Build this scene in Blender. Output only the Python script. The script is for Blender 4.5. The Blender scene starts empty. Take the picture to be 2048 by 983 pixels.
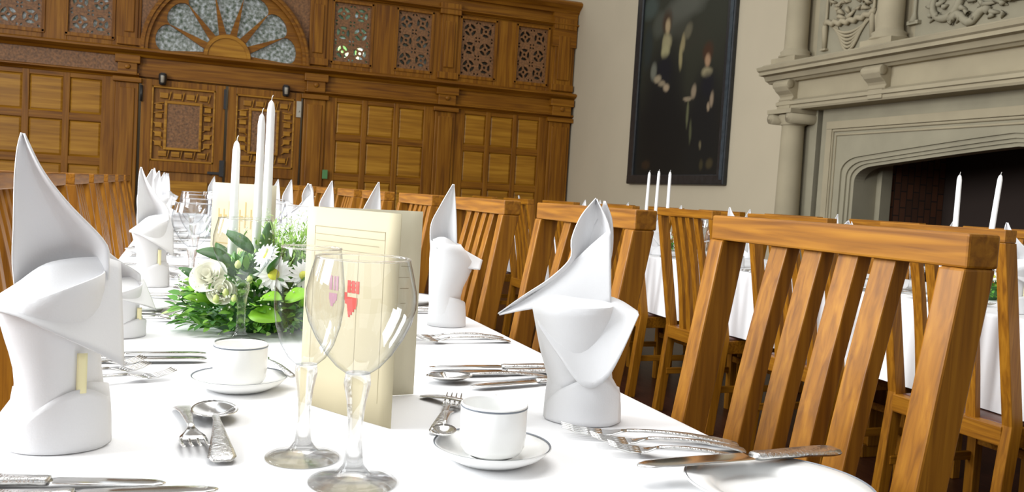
import bpy, math, random
from math import sin, cos, pi, sqrt, atan2, radians
from mathutils import Vector, Matrix, noise

random.seed(7)
SC = bpy.context.scene
COL = SC.collection

# ------------------------------------------------------------------ materials
def new_mat(name):
    m = bpy.data.materials.new(name); m.use_nodes = True
    nt = m.node_tree
    b = nt.nodes['Principled BSDF']
    return m, nt, b

def N(nt, t, **kw):
    n = nt.nodes.new(t)
    for k, v in kw.items():
        if hasattr(n, k): setattr(n, k, v)
        else: n.inputs[k].default_value = v
    return n

def ramp(nt, stops):
    r = nt.nodes.new('ShaderNodeValToRGB'); e = r.color_ramp.elements
    e[0].position, e[0].color = stops[0][0], (*stops[0][1], 1)
    e[1].position, e[1].color = stops[-1][0], (*stops[-1][1], 1)
    for p, c in stops[1:-1]:
        x = e.new(p); x.color = (*c, 1)
    return r

def wood(name, dark, mid, light, axis='Z', rough=.42, scale=1.0, coat=.06, coord='Object'):
    m, nt, b = new_mat(name); L = nt.links.new
    tc = N(nt, 'ShaderNodeTexCoord'); mp = N(nt, 'ShaderNodeMapping')
    s = {'X': (2.5, 55, 55), 'Y': (55, 2.5, 55), 'Z': (55, 55, 2.5)}[axis]
    mp.inputs['Scale'].default_value = [v * scale for v in s]
    L(tc.outputs[coord], mp.inputs['Vector'])
    n1 = N(nt, 'ShaderNodeTexNoise'); n1.inputs['Scale'].default_value = 1.6; n1.inputs['Detail'].default_value = 5
    n1.inputs['Distortion'].default_value = .6
    L(mp.outputs[0], n1.inputs['Vector'])
    n2 = N(nt, 'ShaderNodeTexNoise'); n2.inputs['Scale'].default_value = 1.4; n2.inputs['Detail'].default_value = 2
    L(tc.outputs[coord], n2.inputs['Vector'])
    mx = N(nt, 'ShaderNodeMath', operation='ADD'); mu = N(nt, 'ShaderNodeMath', operation='MULTIPLY')
    mu.inputs[1].default_value = .25
    L(n2.outputs['Fac'], mu.inputs[0]); L(n1.outputs['Fac'], mx.inputs[0]); L(mu.outputs[0], mx.inputs[1])
    r = ramp(nt, [(.42, dark), (.62, mid), (.82, light)])
    L(mx.outputs[0], r.inputs['Fac']); L(r.outputs['Color'], b.inputs['Base Color'])
    bp = N(nt, 'ShaderNodeBump'); bp.inputs['Strength'].default_value = .12; bp.inputs['Distance'].default_value = .002
    L(n1.outputs['Fac'], bp.inputs['Height']); L(bp.outputs[0], b.inputs['Normal'])
    b.inputs['Roughness'].default_value = rough
    b.inputs['Coat Weight'].default_value = coat; b.inputs['Coat Roughness'].default_value = .25
    b.inputs['Specular IOR Level'].default_value = .22
    return m

def plain(name, col, rough=.5, metal=0, var=.0, nscale=20, bump=0, bscale=60, spec=.5, sss=0, coat=0):
    m, nt, b = new_mat(name); L = nt.links.new
    b.inputs['Roughness'].default_value = rough; b.inputs['Metallic'].default_value = metal
    b.inputs['Specular IOR Level'].default_value = spec
    b.inputs['Coat Weight'].default_value = coat
    if sss:
        b.inputs['Subsurface Weight'].default_value = sss
        b.inputs['Subsurface Radius'].default_value = (.01, .01, .01); b.inputs['Subsurface Scale'].default_value = .5
    tc = N(nt, 'ShaderNodeTexCoord')
    n = N(nt, 'ShaderNodeTexNoise'); n.inputs['Scale'].default_value = nscale; n.inputs['Detail'].default_value = 4
    L(tc.outputs['Object'], n.inputs['Vector'])
    a = tuple(max(0, c * (1 - var)) for c in col); z = tuple(min(1, c * (1 + var)) for c in col)
    r = ramp(nt, [(.3, a), (.7, z)])
    L(n.outputs['Fac'], r.inputs['Fac']); L(r.outputs['Color'], b.inputs['Base Color'])
    if bump:
        n3 = N(nt, 'ShaderNodeTexNoise'); n3.inputs['Scale'].default_value = bscale; n3.inputs['Detail'].default_value = 3
        L(tc.outputs['Object'], n3.inputs['Vector'])
        bp = N(nt, 'ShaderNodeBump'); bp.inputs['Strength'].default_value = bump; bp.inputs['Distance'].default_value = .004
        L(n3.outputs['Fac'], bp.inputs['Height']); L(bp.outputs[0], b.inputs['Normal'])
    return m

OAKD, OAKM, OAKL = (.155, .054, .003), (.25, .095, .005), (.335, .14, .009)
M = {}
for ax in 'XYZ':
    M['chair' + ax] = wood('oak_chair_' + ax, OAKD, OAKM, OAKL, ax, .46, coat=.08)
    M['screen' + ax] = wood('oak_screen_' + ax, (.125, .042, .003), (.215, .079, .004), (.30, .125, .009), ax, .5, .35, .06)
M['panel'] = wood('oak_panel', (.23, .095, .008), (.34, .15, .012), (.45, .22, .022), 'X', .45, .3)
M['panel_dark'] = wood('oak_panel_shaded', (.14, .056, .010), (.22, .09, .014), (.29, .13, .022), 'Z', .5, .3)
M['carved'] = plain('carved_oak', (.19, .085, .028), .6, var=.5, nscale=38, bump=1.0, bscale=45)
M['leather'] = plain('seat_leather', (.11, .045, .03), .35, var=.2, nscale=12, bump=.1)
M['cloth'] = plain('table_linen', (.86, .86, .87), .85, var=.015, nscale=3, bump=.05, bscale=300, spec=.15)
M['napkin'] = plain('napkin_linen', (.80, .80, .81), .85, var=.015, nscale=10, bump=.08, bscale=500, spec=.15)
M['napkin_seam'] = plain('napkin_seam', (.9, .83, .5), .8)
M['china'] = plain('china', (.88, .88, .865), .2, var=.01, spec=.35, coat=.1)
M['china_band'] = plain('china_band', (.17, .19, .22), .3)
M['steel'] = plain('steel', (.72, .71, .69), .16, 1, var=.06, nscale=60)
M['steel_dark'] = plain('steel_handle', (.66, .65, .63), .26, 1, var=.12, nscale=90, bump=.3, bscale=250)
M['card'] = plain('cream_card', (.53, .465, .305), .75, var=.02, nscale=8)
M['card_in'] = plain('cream_card_inside', (.66, .61, .45), .75, var=.02, nscale=8)
M['card_line'] = plain('card_print_grey', (.37, .32, .20), .8)
M['card_red'] = plain('card_print_red', (.55, .07, .05), .7)
M['card_violet'] = plain('card_print_violet', (.50, .27, .33), .7)
M['card_brown'] = plain('card_print_brown', (.45, .33, .13), .8)
M['wax'] = plain('candle_wax', (.92, .92, .92), .4, var=.01, spec=.4)
M['wick'] = plain('wick', (.75, .73, .68), .9)
M['plaster'] = plain('cream_plaster', (.475, .405, .285), .9, var=.03, nscale=1.5, bump=.05, bscale=30)
M['stone'] = plain('carved_stone', (.32, .27, .175), .85, var=.10, nscale=3.2, bump=.25, bscale=35)
M['stone_cool'] = plain('stone_greyer', (.265, .235, .160), .85, var=.10, nscale=4, bump=.25, bscale=40)
M['black'] = plain('black_iron', (.02, .018, .016), .4)
M['pale_metal'] = plain('pale_plate', (.42, .38, .30), .4)
M['frame_black'] = plain('black_picture_frame', (.018, .019, .020), .32, var=.3)
M['frame_blue'] = plain('worn_frame_edge', (.035, .048, .058), .35, var=.3)
M['floor'] = wood('floor_boards', (.03, .008, .004), (.05, .014, .007), (.075, .025, .012), 'Y', .4)
M['green_sign'] = plain('green_sign', (.08, .22, .07), .5)
M['daisy'] = plain('daisy_petal', (.96, .96, .93), .7, var=.01)
M['daisy_eye'] = plain('daisy_eye', (.72, .72, .08), .8, var=.2, bump=.5, bscale=300)
M['rose'] = plain('cream_rose', (.93, .92, .80), .7, var=.06, nscale=40)
M['gyp'] = plain('baby_breath', (.86, .92, .74), .8, var=.06)
M['leaf_dark'] = plain('dark_leaf', (.035, .13, .02), .4, var=.35, nscale=30, coat=.1)
M['leaf_lime'] = plain('lime_leaf', (.24, .52, .03), .45, var=.15, nscale=15)
M['pot'] = plain('flower_dish', (.05, .16, .04), .5)

def fern_mat():
    m, nt, b = new_mat('fern_green'); L = nt.links.new
    g = N(nt, 'ShaderNodeNewGeometry')
    r = ramp(nt, [(0, (.03, .12, .015)), (.5, (.10, .30, .03)), (.85, (.25, .50, .06)), (1, (.42, .62, .22))])
    L(g.outputs['Random Per Island'], r.inputs['Fac']); L(r.outputs['Color'], b.inputs['Base Color'])
    b.inputs['Roughness'].default_value = .55
    return m
M['fern'] = fern_mat()
M['sprig'] = plain('lime_sprig', (.36, .58, .13), .6, var=.3, nscale=60)
M['bud'] = plain('pale_green_bud', (.72, .80, .30), .7, var=.15, nscale=60)

def thin_glass():
    m = bpy.data.materials.new('thin_glass'); m.use_nodes = True
    nt = m.node_tree; nt.nodes.clear(); L = nt.links.new
    out = N(nt, 'ShaderNodeOutputMaterial'); mix = N(nt, 'ShaderNodeMixShader')
    tr = N(nt, 'ShaderNodeBsdfTransparent'); gl = N(nt, 'ShaderNodeBsdfGlossy')
    gl.inputs['Roughness'].default_value = .02; gl.inputs['Color'].default_value = (.95, .97, 1, 1)
    lw = N(nt, 'ShaderNodeLayerWeight'); lw.inputs['Blend'].default_value = .5
    r = ramp(nt, [(0, (.985, .988, .99)), (.55, (.95, .955, .96)), (.80, (.72, .74, .76)), (.93, (.36, .38, .40)), (1, (.2, .21, .23))])
    L(lw.outputs['Facing'], r.inputs['Fac']); L(r.outputs['Color'], tr.inputs['Color'])
    r2 = ramp(nt, [(0, (.035,) * 3), (.6, (.07,) * 3), (.85, (.22,) * 3), (1, (.5,) * 3)])
    L(lw.outputs['Facing'], r2.inputs['Fac']); L(r2.outputs['Color'], mix.inputs['Fac'])
    L(tr.outputs[0], mix.inputs[1]); L(gl.outputs[0], mix.inputs[2]); L(mix.outputs[0], out.inputs[0])
    return m
M['thin_glass'] = thin_glass()
def solid_glass():
    m, nt, b = new_mat('solid_glass'); L = nt.links.new
    b.inputs['Transmission Weight'].default_value = 1; b.inputs['IOR'].default_value = 1.36
    b.inputs['Roughness'].default_value = .01; b.inputs['Base Color'].default_value = (.98, .99, .99, 1)
    tr = N(nt, 'ShaderNodeBsdfTransparent'); mix = N(nt, 'ShaderNodeMixShader'); mix.inputs[0].default_value = .45
    out = nt.nodes['Material Output']
    L(b.outputs[0], mix.inputs[1]); L(tr.outputs[0], mix.inputs[2]); L(mix.outputs[0], out.inputs[0])
    return m
M['solid_glass'] = solid_glass()

def pane_mat(name, stops, scale, emit):  # outdoor view and light beyond the glass painted as mottled colour and glow
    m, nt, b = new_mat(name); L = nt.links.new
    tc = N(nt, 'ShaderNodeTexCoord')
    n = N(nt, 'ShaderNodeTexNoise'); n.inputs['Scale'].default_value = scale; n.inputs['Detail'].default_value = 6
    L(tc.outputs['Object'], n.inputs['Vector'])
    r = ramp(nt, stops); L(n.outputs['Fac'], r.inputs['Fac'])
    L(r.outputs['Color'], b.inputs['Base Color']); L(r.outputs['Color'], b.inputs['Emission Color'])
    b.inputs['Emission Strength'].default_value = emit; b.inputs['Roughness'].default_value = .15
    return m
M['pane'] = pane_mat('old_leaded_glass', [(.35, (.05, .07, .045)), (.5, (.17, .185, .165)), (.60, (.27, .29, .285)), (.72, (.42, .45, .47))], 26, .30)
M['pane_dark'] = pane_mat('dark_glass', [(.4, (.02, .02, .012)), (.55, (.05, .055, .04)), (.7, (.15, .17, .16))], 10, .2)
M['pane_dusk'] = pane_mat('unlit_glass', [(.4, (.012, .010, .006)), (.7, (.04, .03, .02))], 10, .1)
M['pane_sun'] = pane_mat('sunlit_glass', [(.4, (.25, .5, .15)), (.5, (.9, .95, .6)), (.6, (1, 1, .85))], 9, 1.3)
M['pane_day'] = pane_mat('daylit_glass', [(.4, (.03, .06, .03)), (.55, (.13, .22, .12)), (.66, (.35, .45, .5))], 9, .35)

def brick_mat():
    m, nt, b = new_mat('sooty_brick'); L = nt.links.new
    tc = N(nt, 'ShaderNodeTexCoord'); mp = N(nt, 'ShaderNodeMapping'); mp.inputs['Rotation'].default_value = (pi / 2, 0, pi / 2)
    br = N(nt, 'ShaderNodeTexBrick'); br.inputs['Scale'].default_value = 4
    br.inputs['Color1'].default_value = (.11, .036, .012, 1); br.inputs['Color2'].default_value = (.06, .022, .008, 1)
    br.inputs['Mortar'].default_value = (.02, .01, .006, 1)
    L(tc.outputs['Object'], mp.inputs['Vector']); L(mp.outputs[0], br.inputs['Vector'])
    L(br.outputs['Color'], b.inputs['Base Color']); b.inputs['Roughness'].default_value = .9
    return m
M['brick'] = brick_mat()

# ------------------------------------------------------------------ mesh builder
class MB:
    def __init__(s): s.v = []; s.f = []; s.sm = []; s.mi = []; s.cur = 0
    def add(s, vs, fs, smooth=False):
        o = len(s.v); s.v += [tuple(v) for v in vs]
        for f in fs:
            s.f.append(tuple(i + o for i in f)); s.sm.append(smooth); s.mi.append(s.cur)
        return s
    def box(s, x0, x1, y0, y1, z0, z1):
        if x0 > x1: x0, x1 = x1, x0
        if y0 > y1: y0, y1 = y1, y0
        if z0 > z1: z0, z1 = z1, z0
        v = [(x0, y0, z0), (x1, y0, z0), (x1, y1, z0), (x0, y1, z0), (x0, y0, z1), (x1, y0, z1), (x1, y1, z1), (x0, y1, z1)]
        return s.add(v, [(0, 3, 2, 1), (4, 5, 6, 7), (0, 1, 5, 4), (1, 2, 6, 5), (2, 3, 7, 6), (3, 0, 4, 7)])
    def loft(s, rows, close=True, caps=True, smooth=True):
        n = len(rows[0]); vs = [p for r in rows for p in r]; fs = []
        m = n if close else n - 1
        for i in range(len(rows) - 1):
            for j in range(m):
                k = (j + 1) % n
                fs.append((i * n + j, i * n + k, (i + 1) * n + k, (i + 1) * n + j))
        if caps and close:
            fs.append(tuple(range(n))[::-1]); fs.append(tuple((len(rows) - 1) * n + j for j in range(n)))
        return s.add(vs, fs, smooth)
    def lathe(s, prof, seg=40, c=(0, 0, 0), smooth=True, caps=False, a0=0, a1=2 * pi, axis='Z'):
        full = abs(a1 - a0 - 2 * pi) < 1e-6; n = seg if full else seg + 1
        rows = []
        for r, z in prof:
            row = []
            for k in range(n):
                a = a0 + (a1 - a0) * k / seg
                p = (r * cos(a), r * sin(a), z)
                if axis == 'X': p = (z, r * cos(a), r * sin(a))
                if axis == 'Y': p = (r * cos(a), z, r * sin(a))
                row.append((p[0] + c[0], p[1] + c[1], p[2] + c[2]))
            rows.append(row)
        return s.loft(rows, full, caps, smooth)
    def tube(s, pts, r, seg=8, caps=True, flat=1.0):
        pts = [Vector(p) for p in pts]; rows = []; up = None
        rr = r if isinstance(r, (list, tuple)) else [r] * len(pts)
        for i, p in enumerate(pts):
            t = (pts[min(i + 1, len(pts) - 1)] - pts[max(i - 1, 0)]).normalized()
            if up is None:
                up = Vector((0, 0, 1)) if abs(t.z) < .9 else Vector((1, 0, 0))
            a = t.cross(up)
            if a.length < 1e-5: a = t.cross(Vector((0, 1, 0)))
            a.normalize(); b = a.cross(t); up = b
            rows.append([p + a * (cos(2 * pi * k / seg) * rr[i]) + b * (sin(2 * pi * k / seg) * rr[i] * flat) for k in range(seg)])
        return s.loft(rows, True, caps, True)
    def strip(s, st, t):
        """st: list of (y, halfwidth, z); flat bar along Y"""
        rows = []
        for y, w, z in st:
            rows.append([(-w, y, z), (-w * .7, y, z + t * .5), (w * .7, y, z + t * .5), (w, y, z), (w * .7, y, z - t * .5), (-w * .7, y, z - t * .5)])
        return s.loft(rows, True, True, True)
    def extr(s, poly, axis, a, b, smooth=False):
        """extrude 2D polygon along axis from a to b"""
        def P(u, v, w):
            return {'X': (w, u, v), 'Y': (u, w, v), 'Z': (u, v, w)}[axis]
        n = len(poly)
        vs = [P(u, v, a) for u, v in poly] + [P(u, v, b) for u, v in poly]
        fs = [tuple(range(n)), tuple(range(2 * n - 1, n - 1, -1))] + [(i, i + n, (i + 1) % n + n, (i + 1) % n) for i in range(n)]
        return s.add(vs, fs, smooth)
    def grid(s, fn, nu, nv, smooth=True):
        vs = [fn(i / nu, j / nv) for i in range(nu + 1) for j in range(nv + 1)]
        fs = [(i * (nv + 1) + j, (i + 1) * (nv + 1) + j, (i + 1) * (nv + 1) + j + 1, i * (nv + 1) + j + 1) for i in range(nu) for j in range(nv)]
        return s.add(vs, fs, smooth)
    def mesh(s, name, mats):
        me = bpy.data.meshes.new(name); me.from_pydata(s.v, [], s.f)
        for m in (mats if isinstance(mats, (list, tuple)) else [mats]): me.materials.append(m)
        for p, q, mi in zip(me.polygons, s.sm, s.mi): p.use_smooth = q; p.material_index = mi
        me.update(); return me
    def build(s, name, mat, parent=None, bevel=0, solid=0, sub=0, loc=None, off=0):
        o = bpy.data.objects.new(name, s.mesh(name, mat)); COL.objects.link(o)
        if parent: o.parent = parent
        if loc: o.location = loc
        if sub:
            d = o.modifiers.new('sub', 'SUBSURF'); d.levels = sub; d.render_levels = sub
        if solid:
            d = o.modifiers.new('solid', 'SOLIDIFY'); d.thickness = solid; d.offset = off
        if bevel:
            d = o.modifiers.new('bevel', 'BEVEL'); d.width = bevel; d.segments = 2; d.limit_method = 'ANGLE'
        fix_normals(o)
        return o

def fix_normals(o):
    import bmesh
    bm = bmesh.new(); bm.from_mesh(o.data); bmesh.ops.recalc_face_normals(bm, faces=bm.faces); bm.to_mesh(o.data); bm.free()

def plate(outline, holes, thick, bev=0):
    """flat plate with holes from 2D curves; returns (verts,faces) in XY plane, thickness along Z"""
    cu = bpy.data.curves.new('tmp', 'CURVE'); cu.dimensions = '2D'; cu.fill_mode = 'BOTH'; cu.extrude = thick / 2
    cu.bevel_depth = bev
    for poly in [outline] + holes:
        sp = cu.splines.new('POLY'); sp.points.add(len(poly) - 1); sp.use_cyclic_u = True
        for p, q in zip(sp.points, poly): p.co = (q[0], q[1], 0, 1)
    o = bpy.data.objects.new('tmp', cu); COL.objects.link(o)
    bpy.context.view_layer.update()
    dg = bpy.context.evaluated_depsgraph_get()
    me = bpy.data.meshes.new_from_object(o.evaluated_get(dg))
    vs = [tuple(v.co) for v in me.vertices]; fs = [tuple(p.vertices) for p in me.polygons]
    bpy.data.objects.remove(o); bpy.data.curves.remove(cu); bpy.data.meshes.remove(me)
    return vs, fs

def tag(o, label, cat, group=None, kind=None):
    if label: o['label'] = label
    if cat: o['category'] = cat
    if group: o['group'] = group
    if kind: o['kind'] = kind
    return o
def empty(name, loc=(0, 0, 0), rz=0, label=None, cat=None, group=None, kind=None):
    o = bpy.data.objects.new(name, None); COL.objects.link(o); o.location = loc; o.rotation_euler = (0, 0, rz)
    o.empty_display_size = .05
    return tag(o, label, cat, group, kind)
def copy_tree(o, parent=None):
    c = o.copy(); COL.objects.link(c)
    if parent: c.parent = parent
    for ch in list(o.children): copy_tree(ch, c)
    return c
def place(proto, used, loc, rz, label, group=None, rx=0, ry=0, sc=None):
    if not used.get(proto.name_full if False else id(proto)):
        used[id(proto)] = True; o = proto
    else: o = copy_tree(proto)
    o.location = loc; o.rotation_euler = (rx, ry, rz)
    if sc: o.scale = sc
    o['label'] = label
    group = group or GROUPS.get(id(proto))
    if group: o['group'] = group
    elif 'group' in o: del o['group']
    return o
USED = {}; GROUPS = {}
ORD = ['nearest', 'second', 'third', 'fourth', 'fifth', 'sixth', 'seventh', 'eighth', 'ninth', 'tenth', 'eleventh']

# ------------------------------------------------------------------ room shell
WY, WX = 11.0, 4.89         # oak screen plane, right hand wall plane
b = MB(); b.box(-6, 5.75, -3, 13.2, -.1, 0)
tag(b.build('floor', M['floor']), 'dark brown wooden floor', 'floor', kind='structure')
b = MB()
b.box(WX, WX + .2, 5.42, 12.9, 0, 5.2)
b.box(WX, WX + .2, -3, 2.58, 0, 5.2)
b.box(WX, WX + .2, 2.58, 5.42, 1.62, 5.2)
tag(b.build('wall_right', M['plaster']), 'cream plaster wall with the painting and stone fireplace', 'wall', kind='structure')
b = MB(); b.box(-6, WX + .2, 12.9, 13.1, 0, 5.2)
tag(b.build('wall_rear', M['plaster']), 'pale wall beyond the oak screen', 'wall', kind='structure')

# oak screen ------------------------------------------------------------
scr = empty('wall_back', (0, WY, 0), 0, 'panelled oak screen with carved frets, pilasters and cornice', 'wall', kind='structure')
XL, XR = -5.5, 4.88
DX0, DX1 = -.5, 1.34        # door opening
b = MB()
b.box(XL, DX0, .02, .08, 0, 2.45); b.box(DX1, XR, .02, .08, 0, 2.45); b.box(DX0, DX1, .02, .08, 2.13, 2.45)
b.build('backing_board', M['screenZ'], scr)
bays = [(-5.35, -4.0), (-3.73, -2.38), (-2.12, -.74), (1.6, 2.98), (3.25, 4.55)]
pil = [(-4.0, -3.73), (-2.38, -2.12), (-.74, -.5), (1.34, 1.6), (2.98, 3.25), (4.55, 4.86)]
for (a, c) in pil:
    p = MB(); p.box(a, c, -.05, .03, 0, 2.06); p.box(a + .04, c - .04, -.065, -.04, .1, 2.0)
    p.build('pilaster', M['screenZ'], scr, bevel=.008)
    p = MB(); p.box(a - .03, c + .03, -.09, .0, 2.06, 2.115); p.box(a + .02, c - .02, -.10, .0, 2.14, 2.36)
    p.box(a - .01, c + .01, -.12, 0, 2.27, 2.36); p.lathe([(.0, -.125), (.028, -.12), (.03, -.1)], 14, ((a + c) / 2, 0, 2.23), axis='Y')
    p.build('pilaster_capital', M['screenX'], scr, bevel=.006)
    p = MB(); p.box(a + .03, c - .03, -.04, .05, 2.47, 3.33); p.box(a + .07, c - .07, -.06, -.03, 2.62, 3.2)
    p.box(a - .004, c + .004, -.072, .046, 3.285, 3.425); p.box(a - .003, c + .003, -.064, .047, 2.475, 2.56)
    p.build('upper_post', M['screenZ'], scr, bevel=.006)
# horizontal mouldings
def moulding(x0, x1, z0, z1, d, name, mat='screenX'):
    p = MB(); h = z1 - z0
    prof = [(.02, z0), (-d * .35, z0), (-d * .5, z0 + h * .25), (-d * .8, z0 + h * .45), (-d, z0 + h * .6), (-d, z0 + h * .82), (-d * .7, z1), (.02, z1)]
    p.extr([(y, z) for y, z in prof], 'X', x0, x1)
    return p.build(name, M[mat], scr)
moulding(XL, 4.9, 2.35, 2.45, .15, 'cornice_moulding')
moulding(XL, DX0, 2.11, 2.17, .09, 'lower_moulding'); moulding(DX1, 4.88, 2.11, 2.17, .09, 'lower_moulding')
moulding(XL, 4.92, 3.5, 3.66, .16, 'top_cornice'); moulding(XL, 4.9, 3.32, 3.37, .08, 'top_rail_moulding')
p = MB(); p.box(XL, 4.87, .0, .06, 3.28, 3.62); p.box(4.53, 4.875, -.055, .002, 3.06, 3.595); p.build('top_rail', M['screenX'], scr)
p = MB(); p.box(XL, DX0, -.03, .02, 2.17, 2.35); p.build('carved_frieze', M['carved'], scr)
p = MB(); p.box(DX1, 4.87, -.03, .02, 2.16, 2.36); p.box(DX0, DX1, -.03, .03, 2.14, 2.36)
p.build('frieze_board', M['screenX'], scr)
colf = [.10, .45, .533, .882, .96, 1.0]
rows = [(1.67, 2.055), (1.19, 1.585), (.70, 1.10), (.2, .62)]
for (a, c) in bays:
    w = c - a; cols = [(a + .14 * w / 1.38, a + .45 * w / 1.38), (a + .52 * w / 1.38, a + .85 * w / 1.38), (a + .92 * w / 1.38, a + 1.24 * w / 1.38)]
    r = MB(); zs = [0] + [z for (z0, z1) in reversed(rows) for z in (z0, z1)] + [2.11]
    for k in range(0, len(zs), 2): r.box(a, c, -.022, .03, zs[k], zs[k + 1])
    r.build('rail', M['screenX'], scr, bevel=.006)
    xs = [a] + [x for cc in cols for x in cc] + [c]
    s_ = MB()
    for k in range(0, len(xs), 2): s_.box(xs[k], xs[k + 1], -.026, .03, .0, 2.11)
    s_.build('stile', M['screenZ'], scr, bevel=.006)
    for (z0, z1) in rows:
        for (x0, x1) in cols:
            q = MB(); e = .022
            q.add([(x0, .0, z0), (x1, .0, z0), (x1, .0, z1), (x0, .0, z1), (x0 + e, -.012, z0 + e), (x1 - e, -.012, z0 + e), (x1 - e, -.012, z1 - e), (x0 + e, -.012, z1 - e)],
                  [(4, 5, 6, 7), (0, 1, 5, 4), (1, 2, 6, 5), (2, 3, 7, 6), (3, 0, 4, 7)])
            q.build('panel', M['panel'], scr)

# fretwork lights -------------------------------------------------------
def circ(cx, cy, r, n=12, sy=1, rot=0):
    return [(cx + r * cos(2 * pi * k / n) * cos(rot) - r * sy * sin(2 * pi * k / n) * sin(rot), cy + r * cos(2 * pi * k / n) * sin(rot) + r * sy * sin(2 * pi * k / n) * cos(rot)) for k in range(n)]
def fret_plate(w, h):
    """scrolling fretwork: rings with eyes, joined with leaf shapes"""
    holes = []; nx = 2; ny = 3
    cw, chh = (w - .04) / nx, (h - .04) / ny
    for i in range(nx):
        for j in range(ny):
            cx = .02 + cw * (i + .5); cy = .02 + chh * (j + .5); R = min(cw, chh) * .40
            for k in range(4):          # four curved lobes round a boss
                a = pi / 2 * k + (pi / 4 if (i + j) % 2 else .2)
                arc = [(cx + R * .92 * cos(t), cy + R * .92 * sin(t)) for t in [a + .12 + 1.25 * q / 6 for q in range(7)]]
                arc += [(cx + R * .48 * cos(t), cy + R * .48 * sin(t)) for t in [a + 1.1 - .9 * q / 4 for q in range(5)]]
                holes.append(arc)
            holes.append(circ(cx, cy, R * .22, 8))
            for sx in (-1, 1):
                for sy in (-1, 1):
                    holes.append(circ(cx + sx * cw * .40, cy + sy * chh * .41, cw * .075, 7, .7, sx * sy * .8))
    return plate([(0, 0), (w, 0), (w, h), (0, h)], holes, .022)
lights = [(-1.95, -1.49, 'pane'), (-1.25, -.79, 'pane'), (1.65, 2.12, 'pane_day'), (2.44, 2.89, 'pane_dark'), (3.27, 3.74, 'pane_dusk'), (4.04, 4.48, 'pane_dusk'), (-3.6, -3.15, 'pane'), (-2.9, -2.45, 'pane')]
Z0, Z1 = 2.54, 3.27
FR = fret_plate(.455, Z1 - Z0)
lx = sorted((a, c) for a, c, _ in lights)
s_ = MB(); edges = [XL] + [v for ac in lx for v in ac] + [4.87]
for k in range(0, len(edges), 2):
    x0, x1 = edges[k], edges[k + 1]
    if x0 < 0 < x1: s_.box(x0, -.5, -.02, .04, 2.45, 3.3); s_.box(1.38, x1, -.02, .04, 2.45, 3.3)
    else: s_.box(x0, x1, -.02, .04, 2.45, 3.3)
for a, c in lx: s_.box(a, c, -.02, .04, 2.45, Z0); s_.box(a, c, -.02, .04, Z1, 3.3)
s_.build('lattice_surround', M['screenZ'], scr, bevel=.006)
place_words = ['third', 'second', 'first', 'first', 'second', 'third', 'fourth', 'fourth']
for i, (a, c, pm) in enumerate(lights):
    side = 'left' if a < 0 else 'right'
    wn = empty('window_%d' % (i + 2), (a, WY, Z0), 0, 'pierced oak fretwork light in the screen, %s of the fanlight' % side, 'window', kind='structure')
    q = MB(); q.add([(x, z * 0 - z + .012, y) if False else (x * (c - a) / .455, .01 + z, y) for x, y, z in FR[0]], FR[1]); q.build('fretwork', M['carved'], wn)
    q = MB()
    for (u0, u1, v0, v1) in ((-.025, .01, -.02, .75), (c - a - .01, c - a + .025, -.02, .75), (-.02, c - a + .02, -.03, .01), (-.02, c - a + .02, .72, .75)): q.box(u0, u1, -.035, -.005, v0, v1)
    q.build('beading', M['screenZ'], wn, bevel=.004)
    q = MB(); q.box(0, c - a, .035, .045, 0, .73); q.build('pane', M[pm], wn)
    if pm == 'pane_day':
        q = MB()
        for (u, v, r) in ((.13, .16, .055), (.19, .12, .03), (.34, .15, .055), (.04, .20, .02), (.03, .08, .025), (.17, .06, .018), (.31, .08, .03)): q.lathe([(0, .030), (r, .031)], 12, (u, 0, v), axis='Y')
        q.build('bright_pane', M['pane_sun'], wn)  # glowing discs painted as sunlit foliage behind the fretwork

# fanlight --------------------------------------------------------------
FX, FZ = .44, 2.45
fan = empty('window_1', (FX, WY, FZ), 0, 'semicircular oak fanlight with seven petal panes above the double door', 'window', kind='structure')
def fan_outline():
    return [(-.94, 0), (.94, 0), (.94, .88)] + [(.94, .88)] * 0 + [(-.94, .88)]
holes = []
for k in range(7):
    am = pi / 14 + k * pi / 7; dw = pi / 14 * .86
    pts = []
    for t in range(5): pts.append((.27 + t / 4 * .42, -(.020 + t / 4 * .135)))
    for t in range(1, 8): a = -pi / 2 + pi * t / 8; pts.append((.69 + .11 * cos(a), .155 * sin(a)))
    for t in range(4, -1, -1): pts.append((.27 + t / 4 * .42, (.020 + t / 4 * .135)))
    holes.append([(x * cos(am) - y * sin(am), x * sin(am) + y * cos(am)) for x, y in pts])
pv, pf = plate([(-.86, -.0)] + [(.86 * cos(pi - pi * k / 40), .86 * sin(pi * k / 40)) for k in range(1, 40)] + [(.86, -.0)], holes, .05)
q = MB(); q.add([(x, z, y) for x, y, z in pv], pf); q.build('petal_frame', M['screenX'], fan)
arcpts = lambda r: [(r * cos(pi - pi * k / 48), r * sin(pi * k / 48)) for k in range(49)]
q = MB()
q.extr(arcpts(.945) + arcpts(.86)[::-1], 'Y', -.07, .03); q.extr(arcpts(.93) + arcpts(.90)[::-1], 'Y', -.09, -.06)
q.build('arch_moulding', M['screenX'], fan)
q = MB(); q.extr([(.25 * cos(pi * k / 24), .25 * sin(pi * k / 24)) for k in range(25)], 'Y', -.05, .03)
q.extr(arcpts(.26) + arcpts(.22)[::-1], 'Y', -.065, -.04); q.build('hub', M['panel'], fan)
q = MB(); q.box(-.86, .86, .04, .05, 0, .87); q.build('pane', M['pane'], fan)
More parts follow.
